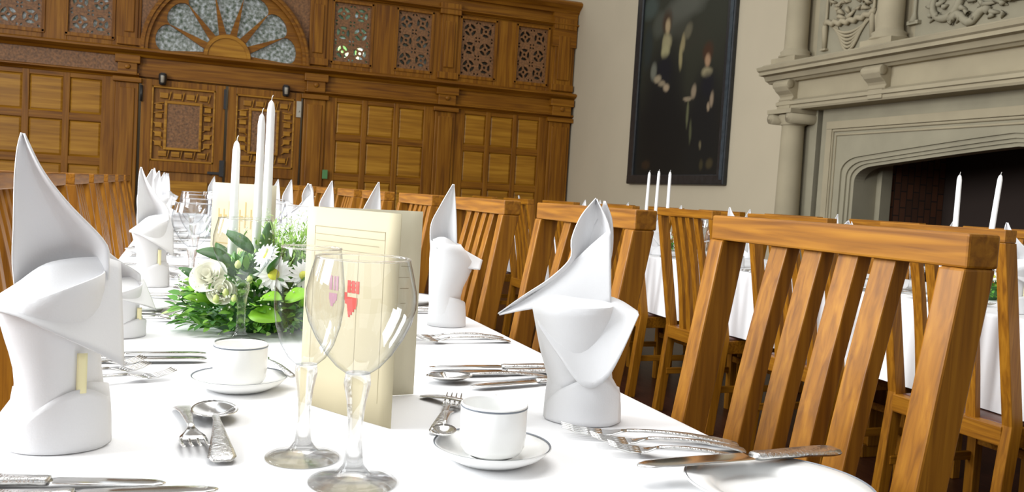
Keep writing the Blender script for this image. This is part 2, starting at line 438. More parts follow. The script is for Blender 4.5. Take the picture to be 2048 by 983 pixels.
for sgn in (-1, 1):
    sp = [(sgn * .93, .0), (sgn * .93, .86)] + [(sgn * .945 * cos(a), .945 * sin(a)) for a in [1.15 * (1 - k / 10) for k in range(11)]]
    sp = [(sgn * .945, 0), (sgn * .945, .86), (sgn * .41, .86)] + [(sgn * .945 * cos(a), .945 * sin(a)) for a in [1.12 * (1 - k / 12) for k in range(12)]]
    q = MB(); q.extr(sp, 'Y', .0, .03); q.build('spandrel', M['carved'], fan)

# doors -----------------------------------------------------------------
def door(n, x0, x1, fr, inner, lab):
    d = empty('door_%d' % n, (0, WY, 0), 0, lab, 'door', kind='structure')
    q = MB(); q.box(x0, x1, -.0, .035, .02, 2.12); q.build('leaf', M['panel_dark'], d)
    q = MB(); fx0, fx1, fz0, fz1 = fr
    for (u0, u1, v0, v1, t) in ((x0, fx0, .02, 2.12, .03), (fx1, x1, .02, 2.12, .03), (fx0, fx1, fz1, 2.12, .028), (fx0, fx1, 1.08, fz0, .028), (fx0, fx1, .02, .2, .028)): q.box(u0, u1, -t, 0, v0, v1)
    q.build('frame', M['screenZ'], d, bevel=.005)
    q = MB()
    for (u0, u1, v0, v1) in ((fx0, fx0 + .02, fz0, fz1), (fx1 - .02, fx1, fz0, fz1), (fx0, fx1, fz0, fz0 + .02), (fx0, fx1, fz1 - .02, fz1)): q.box(u0, u1, -.038, 0, v0, v1)
    ix0, ix1, iz0, iz1 = inner
    for (u0, u1, v0, v1) in ((ix0 - .03, ix0, iz0 - .03, iz1 + .03), (ix1, ix1 + .03, iz0 - .03, iz1 + .03), (ix0, ix1, iz0 - .03, iz0), (ix0, ix1, iz1, iz1 + .03)): q.box(u0, u1, -.045, 0, v0, v1)
    # strapwork blocks round the inner panel
    gx = (ix0 - fx0 - .05) ; gz = (fz1 - iz1 - .05)
    cxs = [fx0 + .02 + gx * .5, fx1 - .02 - gx * .5]
    for cxx in cxs:
        for k in range(5):
            z = iz0 - .01 + (iz1 - iz0 + .02) * (k + .5) / 5
            q.box(cxx - gx * .3, cxx + gx * .3, -.03, 0, z - .028, z + .028)
            s2 = 1 if cxx > (fx0 + fx1) / 2 else -1
            q.tube([(cxx - s2 * gx * .45, -.02, z + .05 * (1 if k > 2 else -1)), (cxx + s2 * gx * .45, -.02, z + .03)], .008, 6)
    nn = 4
    for zc in (iz1 + .03 + gz * .42, iz0 - .03 - (iz0 - fz0 - .05) * .42):
        for k in range(nn):
            x = fx0 + .06 + (fx1 - fx0 - .12) * (k + .5) / nn
            q.box(x - .045, x + .045, -.03, 0, zc - .03, zc + .03); q.tube([(x + .055, -.02, zc - .05), (x + .075, -.02, zc + .05)], .008, 6)
    q.build('strapwork', M['panel'], d, bevel=.006)
    q = MB(); q.box(ix0, ix1, -.03, 0, iz0, iz1); q.build('carved_panel', M['carved'], d)
    q = MB(); q.box(fx0 + .05, fx1 - .05, -.03, 0, .3, .98); q.build('lower_panel', M['panel'], d, bevel=.01)
    return d
d1 = door(1, -.47, .44, (-.36, .33, 1.2, 2.05), (-.19, .16, 1.36, 1.86), 'left leaf of the carved oak double door')
d2 = door(2, .47, 1.31, (.56, 1.24, 1.2, 2.04), (.74, 1.03, 1.38, 1.86), 'right leaf of the carved oak double door, white candles in front')
q = MB(); q.box(-.485, -.455, -.05, -.03, 1.86, 2.04); q.lathe([(.0, 1.86), (.012, 1.86), (.012, 2.04), (0, 2.04)], 8, (-.47, -.055, 0)); q.build('hinge', M['black'], d1)
q = MB(); q.box(.42, .45, -.06, -.03, 1.85, 2.08); q.box(.40, .45, -.06, -.03, 1.06, 1.25); q.box(.27, .43, -.055, -.03, 1.08, 1.11); q.build('bolt', M['black'], d1)
q = MB(); q.box(1.255, 1.31, -.055, -.03, 1.83, 2.02); q.lathe([(0, -.06), (.012, -.058), (.012, -.05)], 8, (1.285, 0, 1.9), axis='Y'); q.build('lock_plate', M['pale_metal'], d2)
for i, x in enumerate((-.25, 1.12)):
    sp = empty('spotlight', (x, WY, 2.13), 0, 'small black spotlight with pale lens over the %s door leaf' % ('left', 'right')[i], 'lamp')
    q = MB(); q.box(-.025, .025, -.06, .0, .04, .07); q.lathe([(0, .06), (.04, .055), (.045, .03), (.04, -.06), (.032, -.07)], 16, (0, -.09, 0)); q.build('housing', M['black'], sp)
    q = MB(); q.lathe([(0, -.05), (.02, -.045), (.022, .03)], 12, (0, -.125, -.0)); q.build('lens', M['pale_metal'], sp)
sg = empty('wall_sign', (1.625, WY - .075, 1.165), 0, 'small green sign on the oak pilaster right of the door', 'sign')
q = MB(); q.box(-.032, .032, -.012, 0, -.055, .055); q.build('board', M['green_sign'], sg, bevel=.004)

# ------------------------------------------------------------------ fireplace
fp = empty('fireplace', (WX, 4.0, 0), 0, 'carved stone chimneypiece with columns, corbelled mantel and dark opening', 'fireplace')
def fx(x): return x - WX
def fy(y): return y - 4.0
YC = 4.0
def sym(fn):
    for s in (1, -1): fn(s)
OW = 1.39   # half width of the opening
def tudor(hw, zs, ztop, zr=.08):
    """outline of the opening in (y,z): up the +y jamb, over the flat-pointed arch, down the -y jamb"""
    pts = [(hw, 0)]
    for k in range(8):
        a = k / 7 * pi / 2 * .86
        pts.append((hw - .21 * (1 - cos(a)), zs - .07 + .12 * sin(a)))
    x0, z0 = pts[-1]
    for k in range(1, 11):
        t = k / 10
        pts.append((x0 * (1 - t), z0 + (ztop - z0) * (1 - (1 - t) ** 1.12)))
    return pts + [(-y, z) for y, z in pts[::-1][1:]]
# stepped surround: each layer a plate further forward with a bigger hole
layers = [(OW, 1.365, 1.52, -.02, -.12), (OW + .03, 1.385, 1.545, -.12, -.135), (OW + .06, 1.405, 1.570, -.135, -.15), (OW + .105, 1.435, 1.60, -.15, -.165)]
q = MB()
for hw, zs, zt, xa, xb in layers:
    vs, fs = plate([(1.66, 0), (1.66, 1.72), (-1.66, 1.72), (-1.66, 0)], [], .01) if False else plate(
        [(hw, 0), (1.74, 0), (1.74, 1.86), (-1.74, 1.86), (-1.74, 0), (-hw, 0)] + tudor(hw, zs, zt)[::-1][1:-1], [], abs(xb - xa))
    q.add([((xa + xb) / 2 + z, x, y) for x, y, z in vs], fs)
q.build('surround', M['stone_cool'], fp, bevel=.004)
q = MB()      # rectangular frame moulding round the arch
for (e, t, r) in ((1.60, 1.69, .014), (1.565, 1.655, .010)):
    q.tube([(-.168, e, 0), (-.168, e, t), (-.168, -e, t), (-.168, -e, 0)], r, 8)
q.box(-.19, -.16, 1.60, 1.66, 0, 1.70); q.box(-.19, -.16, -1.66, -1.60, 0, 1.70); q.box(-.191, -.159, -1.661, 1.661, 1.701, 1.76)
q.build('frame_moulding', M['stone'], fp, bevel=.006)
q = MB()      # reveal
for s in (1, -1):
    q.box(-.02, .16, s * OW, s * (OW + .2), 0, 1.6); q.box(.10, .2, s * (OW - .05), s * (OW + .2), 0, 1.6)
q.box(-.02, .2, -OW, OW, 1.54, 1.62)
q.build('reveal', M['stone_cool'], fp)
q = MB(); q.box(.2, .8, -1.42, -1.36, 0, 1.7); q.box(.2, .8, 1.36, 1.42, 0, 1.7); q.box(.75, .8, -1.4, 1.4, 0, 1.7); q.box(.15, .8, -1.4, 1.4, 1.62, 1.7); q.build('firebox', M['brick'], fp)
# lower columns
for s in (1, -1):
    cy = s * 1.965
    q = MB(); R = .098
    q.lathe([(R * 1.15, .38), (R * 1.05, .5), (R, .9), (R * .93, 1.5), (R * .90, 1.74)], 28, (-.27, cy, 0))
    q.box(-.40, -.14, cy - .14, cy + .14, 0, .34)
    q.lathe([(0, .34), (.135, .34), (.14, .36), (.12, .38), (.125, .40), (R * 1.1, .42)], 28, (-.27, cy, 0))
    q.build('column', M['stone'], fp)
    q = MB()
    q.lathe([(R * .9, 1.735), (R * 1.08, 1.745), (R * .95, 1.76), (R * 1.25, 1.80), (R * 1.2, 1.82)], 24, (-.27, cy, 0))
    q.box(-.42, -.12, cy - .15, cy + .15, 1.825, 1.86)
    for dy in (-.115, .115):
        for k, rr in enumerate((.045, .03, .016)): q.lathe([(0, -.415 - k * .008), (rr, -.41 - k * .008), (rr, -.13)], 16, (0, cy + dy, 1.79), axis='X')
    q.build('capital', M['stone'], fp)
    q = MB(); q.box(-.17, .0, cy - .17, cy + .14, 0, 1.86); q.build('pilaster_back', M['stone_cool'], fp)
# entablature
def run(y0, y1, prof, name, mat):
    q = MB(); q.extr(prof, 'Y', y0, y1); return q.build(name, M[mat], fp)
EN = 2.10
run(-EN, EN, [(0, 1.86), (-.33, 1.86), (-.34, 1.875), (-.34, 1.895), (-.355, 1.90), (-.355, 1.925), (-.33, 1.935), (-.32, 1.94), (-.30, 1.95), (0, 1.95)], 'architrave', 'stone')
run(-EN + .03, EN - .03, [(0, 1.95), (-.29, 1.95), (-.29, 2.11), (0, 2.11)], 'frieze', 'stone')
run(-EN - .14, EN + .14, [(0, 2.09), (-.33, 2.09), (-.35, 2.105), (-.37, 2.11), (-.39, 2.145), (-.44, 2.15), (-.44, 2.175), (-.46, 2.185), (-.47, 2.21), (-.42, 2.225), (-.40, 2.24), (0, 2.25)], 'mantel_shelf', 'stone')
for yy in (2.0, 1.0, -1.0, -2.0):
    q = MB(); w = .085
    pr = [(-.28, 1.93), (-.33, 1.93), (-.345, 1.945), (-.33, 1.965), (-.345, 1.985), (-.38, 2.01), (-.405, 2.045), (-.405, 2.08), (-.38, 2.10), (-.28, 2.10)]
    q.extr(pr, 'Y', yy - w, yy + w)
    q.lathe([(0, yy - w - .012), (.035, yy - w - .01), (.035, yy + w + .01), (0, yy + w + .012)], 14, (-.372, 0, 2.062), axis='Y')
    q.box(-.35, -.28, yy - w + .015, yy + w - .015, 1.87, 1.935)
    q.build('corbel', M['stone'], fp, bevel=.006)
# overmantel
q = MB(); q.box(-.16, 0, -2.1, 2.1, 2.24, 4.2); q.build('overmantel_wall', M['stone'], fp)
for yy in (2.02, 1.0, -1.0, -2.02):
    q = MB(); R = .092
    q.box(-.38, -.16, yy - .15, yy + .15, 2.24, 2.285); q.lathe([(0, 2.285), (R * 1.4, 2.285), (R * 1.45, 2.30), (R * 1.25, 2.315), (R * 1.3, 2.335), (R * 1.05, 2.35), (R, 2.38), (R * .93, 3.4)], 26, (-.26, yy, 0))
    q.build('upper_column', M['stone'], fp)
def swag(q, c, w, d, z, r, x=-.17):
    q.tube([(x - .012 * sin(pi * k / 12), c - w / 2 + w * k / 12, z - d * sin(pi * k / 12)) for k in range(13)], [r * (.6 + .6 * sin(pi * k / 12)) for k in range(13)], 7)
for s in (1, -1):
    q = MB(); c = s * 1.5
    for k in range(6): swag(q, c, .50 - k * .035, .10 + .028 * k, 2.53, .010)
    q.tube([(-.19, c - .27 + .54 * k / 20, 2.54 + .012 * sin(k * 2.1) - .025 * sin(pi * k / 20)) for k in range(21)], .022, 8)
    for k in range(60):
        a = random.uniform(-.24, .24); z = random.uniform(2.56, 2.95)
        q.lathe([(0, .03), (.02, .022), (.032, 0)], 7, (0, 0, 0)) if False else q.tube([(-.165, c + a, z), (-.2, c + a + random.uniform(-.03, .03), z + random.uniform(-.04, .04)), (-.165, c + a + random.uniform(-.05, .05), z + random.uniform(-.06, .06))], [.01, .022, .008], 6)
    for yy in (-.30, -.245, .27):
        q.tube([(-.18, c + yy, 2.95), (-.18, c + yy, 2.58), (-.19, c + yy, 2.55)], .012, 6); q.tube([(-.18, c + yy, 2.57), (-.19, c + yy, 2.5), (-.18, c + yy, 2.33)], [.012, .024, .016], 8); q.box(-.2, -.16, c + yy - .03, c + yy + .03, 2.325, 2.34)
    q.build('swag_relief', M['stone'], fp)
q = MB()
q.tube([(-.185, .42 * cos(2 * pi * k / 48), 2.80 + .36 * sin(2 * pi * k / 48)) for k in range(49)], .04, 8)
for k in range(90):
    a = 2 * pi * k / 90; rr = 1 + random.uniform(-.09, .09)
    q.tube([(-.2, .42 * rr * cos(a), 2.80 + .36 * rr * sin(a)), (-.225, .42 * rr * cos(a + .05), 2.80 + .36 * rr * sin(a + .05))], [.022, .01], 6)
for s in (1, -1):
    def spiral(cy, cz, r0, r1, t0, t1, n=26): return [(-.18, s * (cy + (r0 + (r1 - r0) * k / n) * cos(t0 + (t1 - t0) * k / n)), cz + (r0 + (r1 - r0) * k / n) * sin(t0 + (t1 - t0) * k / n)) for k in range(n + 1)]
    q.tube(spiral(.62, 2.50, .15, .03, -pi * 1.1, pi * .9), [.03 - .015 * k / 26 for k in range(27)], 8)
    q.tube([(-.18, s * (.55 - .3 * k / 10), 2.36 + .035 * sin(k * .9)) for k in range(11)], .028, 8)
    q.tube([(-.18, s * .86, 2.95), (-.18, s * .86, 2.47), (-.19, s * .86, 2.40)], [.014, .012, .03], 7); q.box(-.2, -.16, s * .86 - .05, s * .86 + .05, 2.385, 2.41)
    for k in range(26):
        y = s * random.uniform(.1, .75); z = random.uniform(2.32, 2.5)
        q.tube([(-.165, y, z), (-.195, y + random.uniform(-.05, .05), z + random.uniform(-.02, .03)), (-.165, y + random.uniform(-.08, .08), z + random.uniform(-.03, .05))], [.008, .02, .006], 6)
q.build('wreath_relief', M['stone_cool'], fp)
q = MB()
for c in (0,): q.box(-.165, -.155, -.86, .86, 2.28, 3.2)
for c in (1.5, -1.5): q.box(-.165, -.155, c - .38, c + .38, 2.28, 3.2)
q.build('relief_field', M['stone_cool'], fp)

# ------------------------------------------------------------------ painting
pt = empty('painting', (WX - .0, 8.22, 2.51), 0, 'tall dark portrait of a woman and child in black gowns, black frame', 'painting')
PW, PH = 1.97, 2.5
q = MB(); fw = .13
for (y0, y1, z0, z1) in ((-PW / 2, -PW / 2 + fw, -PH / 2, PH / 2), (PW / 2 - fw, PW / 2, -PH / 2, PH / 2), (-PW / 2 - .001, PW / 2 + .001, -PH / 2 - .001, -PH / 2 + fw * .8), (-PW / 2 - .001, PW / 2 + .001, PH / 2 - fw, PH / 2 + .001)):
    q.box(-.05 - (.001 if y1 - y0 > 1 else 0), 0, y0, y1, z0, z1)
q.build('frame', M['frame_black'], pt, bevel=.012)
q = MB(); q.box(-.056, -.048, -PW / 2 + .02, -PW / 2 + .07, -PH / 2 + .05, PH / 2 - .05); q.build('frame_highlight', M['frame_blue'], pt)  # bluish sheen on the right-hand bar painted as its own strip
blobs = [  # u v su sv colour strength  (u from the left, v up)
    (.5, .75, .7, .4, (.030, .031, .019), .9), (.5, .74, .2, .055, (.085, .085, .065), .95), (.62, .80, .2, .06, (.08, .08, .06), .8), (.44, .67, .12, .05, (.07, .07, .052), .7), (.25, .70, .07, .06, (.08, .085, .065), .6),
    (.14, .79, .09, .05, (.06, .08, .07), .7), (.14, .62, .05, .1, (.02, .028, .028), .7), (.55, .62, .2, .07, (.03, .028, .018), .6),
    (.47, .83, .07, .03, (.02, .025, .02), .9), (.34, .40, .20, .22, (.008, .008, .008), .95), (.38, .20, .28, .2, (.008, .008, .007), .95), (.76, .30, .13, .17, (.009, .009, .009), .95), (.76, .15, .17, .15, (.010, .010, .009), .9),
    (.335, .70, .055, .055, (.045, .022, .010), .95), (.345, .685, .030, .036, (.36, .27, .15), 1), (.345, .615, .05, .04, (.30, .26, .14), 1), (.31, .60, .022, .05, (.26, .23, .12), .8), (.335, .575, .045, .028, (.30, .27, .14), 1), (.335, .49, .08, .07, (.009, .009, .012), .95),
    (.52, .60, .022, .04, (.27, .22, .11), .9), (.50, .54, .018, .06, (.30, .25, .12), .9), (.56, .64, .035, .03, (.15, .13, .08), .7),
    (.22, .50, .035, .04, (.16, .16, .12), .9), (.27, .465, .04, .018, (.30, .24, .15), 1), (.37, .42, .035, .018, (.33, .25, .16), 1), (.32, .44, .04, .014, (.28, .22, .14), .9),
    (.76, .53, .05, .04, (.055, .022, .010), .95), (.765, .50, .028, .028, (.34, .21, .12), 1), (.76, .450, .050, .022, (.27, .23, .13), 1), (.775, .40, .055, .05, (.009, .009, .012), .95),
    (.655, .385, .022, .03, (.26, .2, .13), .95), (.60, .36, .045, .010, (.26, .2, .13), 1), (.83, .345, .018, .03, (.27, .2, .13), .95), (.80, .315, .015, .02, (.3, .22, .14), 1),
    (.61, .30, .012, .06, (.12, .12, .06), .9), (.645, .22, .012, .05, (.09, .09, .045), .8), (.745, .16, .012, .02, (.16, .13, .07), .8), (.845, .09, .03, .02, (.06, .045, .02), .8), (.77, .085, .02, .02, (.05, .04, .018), .8), (.2, .09, .05, .02, (.04, .022, .01), .7)]
nu, nv = 110, 140
q = MB(); hw, hh = PW / 2 - fw + .01, PH / 2 - fw * .8 + .01
q.grid(lambda a, c: (-.02, hw - 2 * hw * a, -hh + 2 * hh * c), nu, nv, False)
cv = q.build('canvas', None, pt)
cols = []
for i in range(nu + 1):
    for j in range(nv + 1):
        u = (fw + (PW - 2 * fw) * i / nu) / PW; v = (.1 + (PH - .2) * j / nv) / PH
        w = noise.noise(Vector((u * 9, v * 9, 3))) * .012
        col = [.013, .012, .009]
        for (bu, bv, su, sv, cc, st) in blobs:
            d = ((u + w - bu) / su) ** 2 + ((v + w - bv) / sv) ** 2
            k = st * max(0, min(1, (1.5 - d) / 1.2)) * .9
            if k > 0 and cc: col = [x * (1 - k) + y * k for x, y in zip(col, cc)]
        cols.append(col)
ca = cv.data.color_attributes.new('paint', 'FLOAT_COLOR', 'POINT')
order = [v.index for v in cv.data.vertices]
for i, c in enumerate(cols): ca.data[i].color = (*c, 1)
m, nt, bb = new_mat('oil_paint'); at = N(nt, 'ShaderNodeAttribute'); at.attribute_name = 'paint'
nt.links.new(at.outputs['Color'], bb.inputs['Base Color']); bb.inputs['Roughness'].default_value = .55
bb.inputs['Specular IOR Level'].default_value = .2
cv.data.materials.clear(); cv.data.materials.append(m)

# ------------------------------------------------------------------ chairs
def make_chair():
    root = empty('dining_chair', (0, 0, 0), 0, 'oak chair', 'chair')
    def px(z): return .25 - .17 * (1.0 - z)
    H = .245
    q = MB(); q.box(px(1.0) - .022, px(1.0) + .024, -H, H, .982, 1.02); q.build('top_rail', M['chairY'], root, bevel=.003)
    for s in (-1, 1):
        q = MB(); rows = []
        for z, x in ((0, .205), (.44, px(.44)), (.982, px(.982))):
            a, c = s * (H - .036), s * H
            a, c = min(a, c), max(a, c)
            rows.append([(x - .022, a, z), (x + .024, a, z), (x + .024, c, z), (x - .022, c, z)])
        q.loft(rows, True, True, False); q.build('rear_leg', M['chairZ'], root, bevel=.003)
    for y in (-.113, -.050, .018, .090):
        q = MB(); rows = []
        for k in range(9):
            z = .43 + (.984 - .43) * k / 8; x = px(z) + .004 - .012 * sin(pi * k / 8)
            rows.append([(x - .010, y - .0185, z), (x + .013, y - .0185, z), (x + .013, y + .0185, z), (x - .010, y + .0185, z)])
        q.loft(rows, True, True, False); q.build('slat', M['chairZ'], root, bevel=.002)
    q = MB(); q.box(.145, .185, -H + .03, H - .03, .375, .435); q.box(-.22, -.195, -.2, .2, .37, .43)
    for s in (-1, 1): q.box(-.2, .16, s * .2, s * .225, .37, .43)
    q.build('seat_rail', M['chairY'], root, bevel=.003)
    q = MB()
    rows = []
    for z, e in ((.425, 0), (.436, .002), (.441, -.012), (.443, -.05)):
        rows.append([(-.225 - e, -.215 - e, z), (.15 + e, -.205 - e, z), (.15 + e, .205 + e, z), (-.225 - e, .215 + e, z)])
    q.loft(rows, True, True, True); q.build('seat', M['leather'], root, bevel=.004)
    for s in (-1, 1):
        q = MB(); q.box(-.225, -.188, s * .19, s * .228, 0, .43); q.build('front_leg', M['chairZ'], root, bevel=.003)
    q = MB()
    for s in (-1, 1): q.box(-.2, .18, s * .205, s * .222, .19, .22)
    q.box(-.21, -.195, -.2, .2, .25, .28)
    q.build('stretcher', M['chairX'], root, bevel=.002)
    return root
chair = make_chair(); GROUPS[id(chair)] = 'slatted oak dining chairs'
rightYs = [.957, 1.70, 2.40, 3.15, 3.90, 4.60, 5.35, 6.05, 6.80]
leftYs = [.67, 1.40, 2.13, 2.86, 3.60, 4.30, 5.05, 5.80, 6.50]
for i, y in enumerate(rightYs):
    place(chair, USED, (.562 + random.uniform(-.006, .006) * (i > 1), y, 0), 0, 'slatted oak chair, right side of the long flower table, %s from the camera' % ORD[i])
for i, y in enumerate(leftYs):
    place(chair, USED, (-.115, y, 0), pi, 'slatted oak chair, left side of the long flower table, %s from the camera' % ORD[i])
t2Ys = [1.38, 2.12, 2.87, 3.62, 4.37, 5.12, 5.87, 6.62]
for i, y in enumerate(t2Ys):
    place(chair, USED, (2.49, y, 0), pi, 'slatted oak chair on the aisle side of the fireplace table, %s from the camera' % ORD[i])
for i, y in enumerate(t2Ys):
    place(chair, USED, (3.18, y, 0), 0, 'slatted oak chair between the fireplace and its table, %s from the camera' % ORD[i])

# ------------------------------------------------------------------ tables and cloths
def table(name, x0, x1, y0, y1, lab):
    t = empty(name, ((x0 + x1) / 2, (y0 + y1) / 2, 0), 0, lab, 'table')
    w, l = (x1 - x0) / 2 - .02, (y1 - y0) / 2 - .02
    q = MB(); q.box(-w, w, -l, l, .705, .742); q.build('tabletop', M['chairY'], t, bevel=.004)
    for yy in (-l + .12, -l * .35, l * .35, l - .12):
        q = MB(); q.box(-.04, .04, yy - .035, yy + .035, .05, .705); q.box(-.06, .06, yy - .03, yy + .03, 0, .06); q.build('leg', M['chairZ'], t, bevel=.004)
    return t
def cloth(x0, x1, y0, y1, zb, lab, seed):
    cx, cy = (x0 + x1) / 2, (y0 + y1) / 2
    rnd = random.Random(seed)
    # perimeter samples
    per = []; R = .012
    def side(a, c, n):
        for k in range(n): t = k / n; per.append(((a[0] + (c[0] - a[0]) * t), (a[1] + (c[1] - a[1]) * t)))
    nl = int((y1 - y0) / .035); nw = int((x1 - x0) / .04)
    side((x0, y0), (x1, y0), nw); side((x1, y0), (x1, y1), nl); side((x1, y1), (x0, y1), nw); side((x0, y1), (x0, y0), nl)
    n = len(per); rows = []
    ph = [rnd.uniform(0, 6.3) for _ in range(6)]
    fr = [rnd.uniform(.8, 1.2) * f for f in (3.1, 5.7, 9.3, 14.1)]
    for (ins, z, amp) in ((.03, .75, 0), (R, .75, 0), (.003, .747, 0), (0, .738, 0), (-.002, .70, .15), (-.004, .62, .5), (-.006, .54, .8), (-.008, zb, 1)):
        row = []
        for k, (x, y) in enumerate(per):
            s = (x + y * 1.0)
            wv = sum(sin(s * f + p) for f, p in zip(fr, ph)) / 4
            o = -ins + amp * .014 * (wv + .35)
            dx = -1 if x <= x0 + 1e-6 else (1 if x >= x1 - 1e-6 else 0); dy = -1 if y <= y0 + 1e-6 else (1 if y >= y1 - 1e-6 else 0)
            if dx and dy: o *= 1.6 if amp else 1
            row.append((x + dx * o - cx, y + dy * o - cy, z))
        rows.append(row)
    q = MB(); q.loft(rows, True, False, True)
    q.add(rows[0], [tuple(range(n))])
    return tag(q.build('tablecloth', M['cloth'], loc=(cx, cy, 0)), lab, 'tablecloth')
table('dining_table', -.19, .63, .3, 7.4, 'long dining table under the white cloth with the flower arrangement')
cloth(-.19, .63, .3, 7.4, .447, 'white linen cloth on the long table with the cream menus in the foreground', 3)
table('dining_table', 2.42, 3.26, .9, 7.3, 'long dining table under a white cloth, standing before the stone fireplace')
cloth(2.42, 3.26, .9, 7.3, .447, 'white linen cloth hanging from the second table beyond the chair backs', 5)

# ------------------------------------------------------------------ napkins
def resamp(pts, n):
    P = [Vector((x / 1000, 0, z / 1000)) for x, z in pts]; L = [0]
    for a, c in zip(P, P[1:]): L.append(L[-1] + (c - a).length)
    # smooth with Catmull-Rom
    out = []
    for k in range(n):
        t = L[-1] * k / (n - 1); i = 0
        while i < len(L) - 2 and L[i + 1] < t: i += 1
        u = (t - L[i]) / max(1e-9, L[i + 1] - L[i])
        p0, p1, p2, p3 = P[max(i - 1, 0)], P[i], P[i + 1], P[min(i + 2, len(P) - 1)]
        out.append(.5 * ((2 * p1) + (-p0 + p2) * u + (2 * p0 - 5 * p1 + 4 * p2 - p3) * u * u + (-p0 + 3 * p1 - 3 * p2 + p3) * u ** 3))
    return out
def sheet(q, A, B, dep, n=18, m=12):
    """linen sheet between two silhouettes A and B (mm, x right / z up); dep(s,t) = depth away from viewer (m)"""
    a, c = resamp(A, n), resamp(B, n)
    def f(u, v):
        i = round(u * (n - 1)); p = a[i].lerp(c[i], v)
        return (p.x, dep(u, v), p.z)
    q.grid(f, n - 1, m)
def body(q, L, R, dl, n=10, cup=0, seg=28, ry=.04, top=None):
    a, c = resamp(L, n), resamp(R, n); rows = []
    for i in range(n):
        t = i / (n - 1); mx = (a[i].x + c[i].x) / 2; rx = abs(c[i].x - a[i].x) / 2; row = []
        for k in range(seg):
            an = 2 * pi * k / seg; u = cos(an)
            z = a[i].z + (c[i].z - a[i].z) * (u * .5 + .5)
            if i == 0: z = 0
            y = sin(an) * ry * (1 + .25 * t) + dl * t
            w = 1 + .04 * sin(an * 3 + t * 3)
            row.append((mx + u * rx * w, y * w, z))
        rows.append(row)
    q.loft(rows, True, False, True)
def cuff(q, rx, ry, h, cx=0, lean=.0, seg=48, twist=0):
    rows = []
    for j in range(7):
        t = j / 6; row = []
        for k in range(seg):
            an = 2 * pi * k / seg
            top = h * (.62 + .38 * abs(cos((an + pi / 2 + twist) / 2)) ** 1.5)
            g = 1.03 - .10 * t ** 2 + .02 * sin(an * 2 + 1)
            row.append((cx + lean * t + cos(an) * rx * g, sin(an) * ry * g, .0005 + top * t))
        rows.append(row)
    q.loft(rows, True, False, True)
def wrap(q, A, B, rx, ry, n=20, m=8):
    a, c = resamp(A, n), resamp(B, n)
    def f(u, v):
        p = a[round(u * (n - 1))].lerp(c[round(u * (n - 1))], v)
        return (p.x, -ry * sqrt(max(0, 1 - (p.x / rx) ** 2)) - .002, max(.0006, p.z))
    q.grid(f, n - 1, m)
NP = {
 'A': dict(bl=[(-42, 130), (-48, 182), (-48, 218), (-48, 269), (-46, 299), (-43, 314)], br=[(40, 130), (40, 188), (35, 209), (1, 246), (-23, 278), (-40, 313)],
           ft=[(-67, 145), (-44, 162), (-15, 184), (30, 191), (52, 186)], fb=[(-67, 144), (-38, 137), (-1, 119), (31, 101), (56, 84)],
           gl=[(-44, 0), (-44, 70), (-53, 112), (-60, 140)], gr=[(43, 0), (37, 61), (33, 96), (36, 178)]),
 'B': dict(gl=[(-46, 0), (-48, 47), (-60, 85), (-73, 145)], gr=[(45, 0), (34, 52), (30, 90), (30, 148)]),
 'C': dict(gl=[(-36, 0), (-41, 62), (-44, 136), (-41, 178)], gr=[(36, 0), (25, 64), (36, 98), (46, 134), (20, 172)]),
}
def napkin_A():
    r = empty('napkin', (0, 0, 0), 0, 'napkin', 'napkin'); d = NP['A']
    q = MB(); body(q, d['gl'], d['gr'], .0, ry=.040); q.build('folded_body', M['napkin'], r, solid=.0016)
    q = MB(); cuff(q, .0455, .040, .070); wrap(q, [(-47, 3), (-30, 34), (-6, 56), (22, 64), (44, 50)], [(-46, 0), (-20, 0), (5, 0), (30, 0), (46, 3)], .049, .0435); q.build('cuff', M['napkin'], r, solid=.002)
    q = MB(); sheet(q, d['bl'], d['br'], lambda u, v: .020 + .028 * sin(pi * v * .9) * (1 - u * .8) - (.035 * max(0, v - .62) / .38) * (1 - u * .7) - .01 * u, 26, 16)
    q.build('upright_point', M['napkin'], r, solid=.0016)
    q = MB(); sheet(q, d['ft'], d['fb'], lambda u, v: .02 * (1 - v) - .046 * (v ** .8) * (.45 + .55 * sin(pi * min(1, u * .9 + .05))) - .010, 20, 12)
    q.build('turned_down_flap', M['napkin'], r, solid=.0016)
    q = MB()
    q.grid(lambda u, v: (.013 + .009 * v, -.0425 - .0012 * sin(pi * v), .060 + .040 * u), 6, 4)
    q.build('seam', M['napkin_seam'], r, solid=.001)  # pale yellow strip on the front of the folded body
    return r
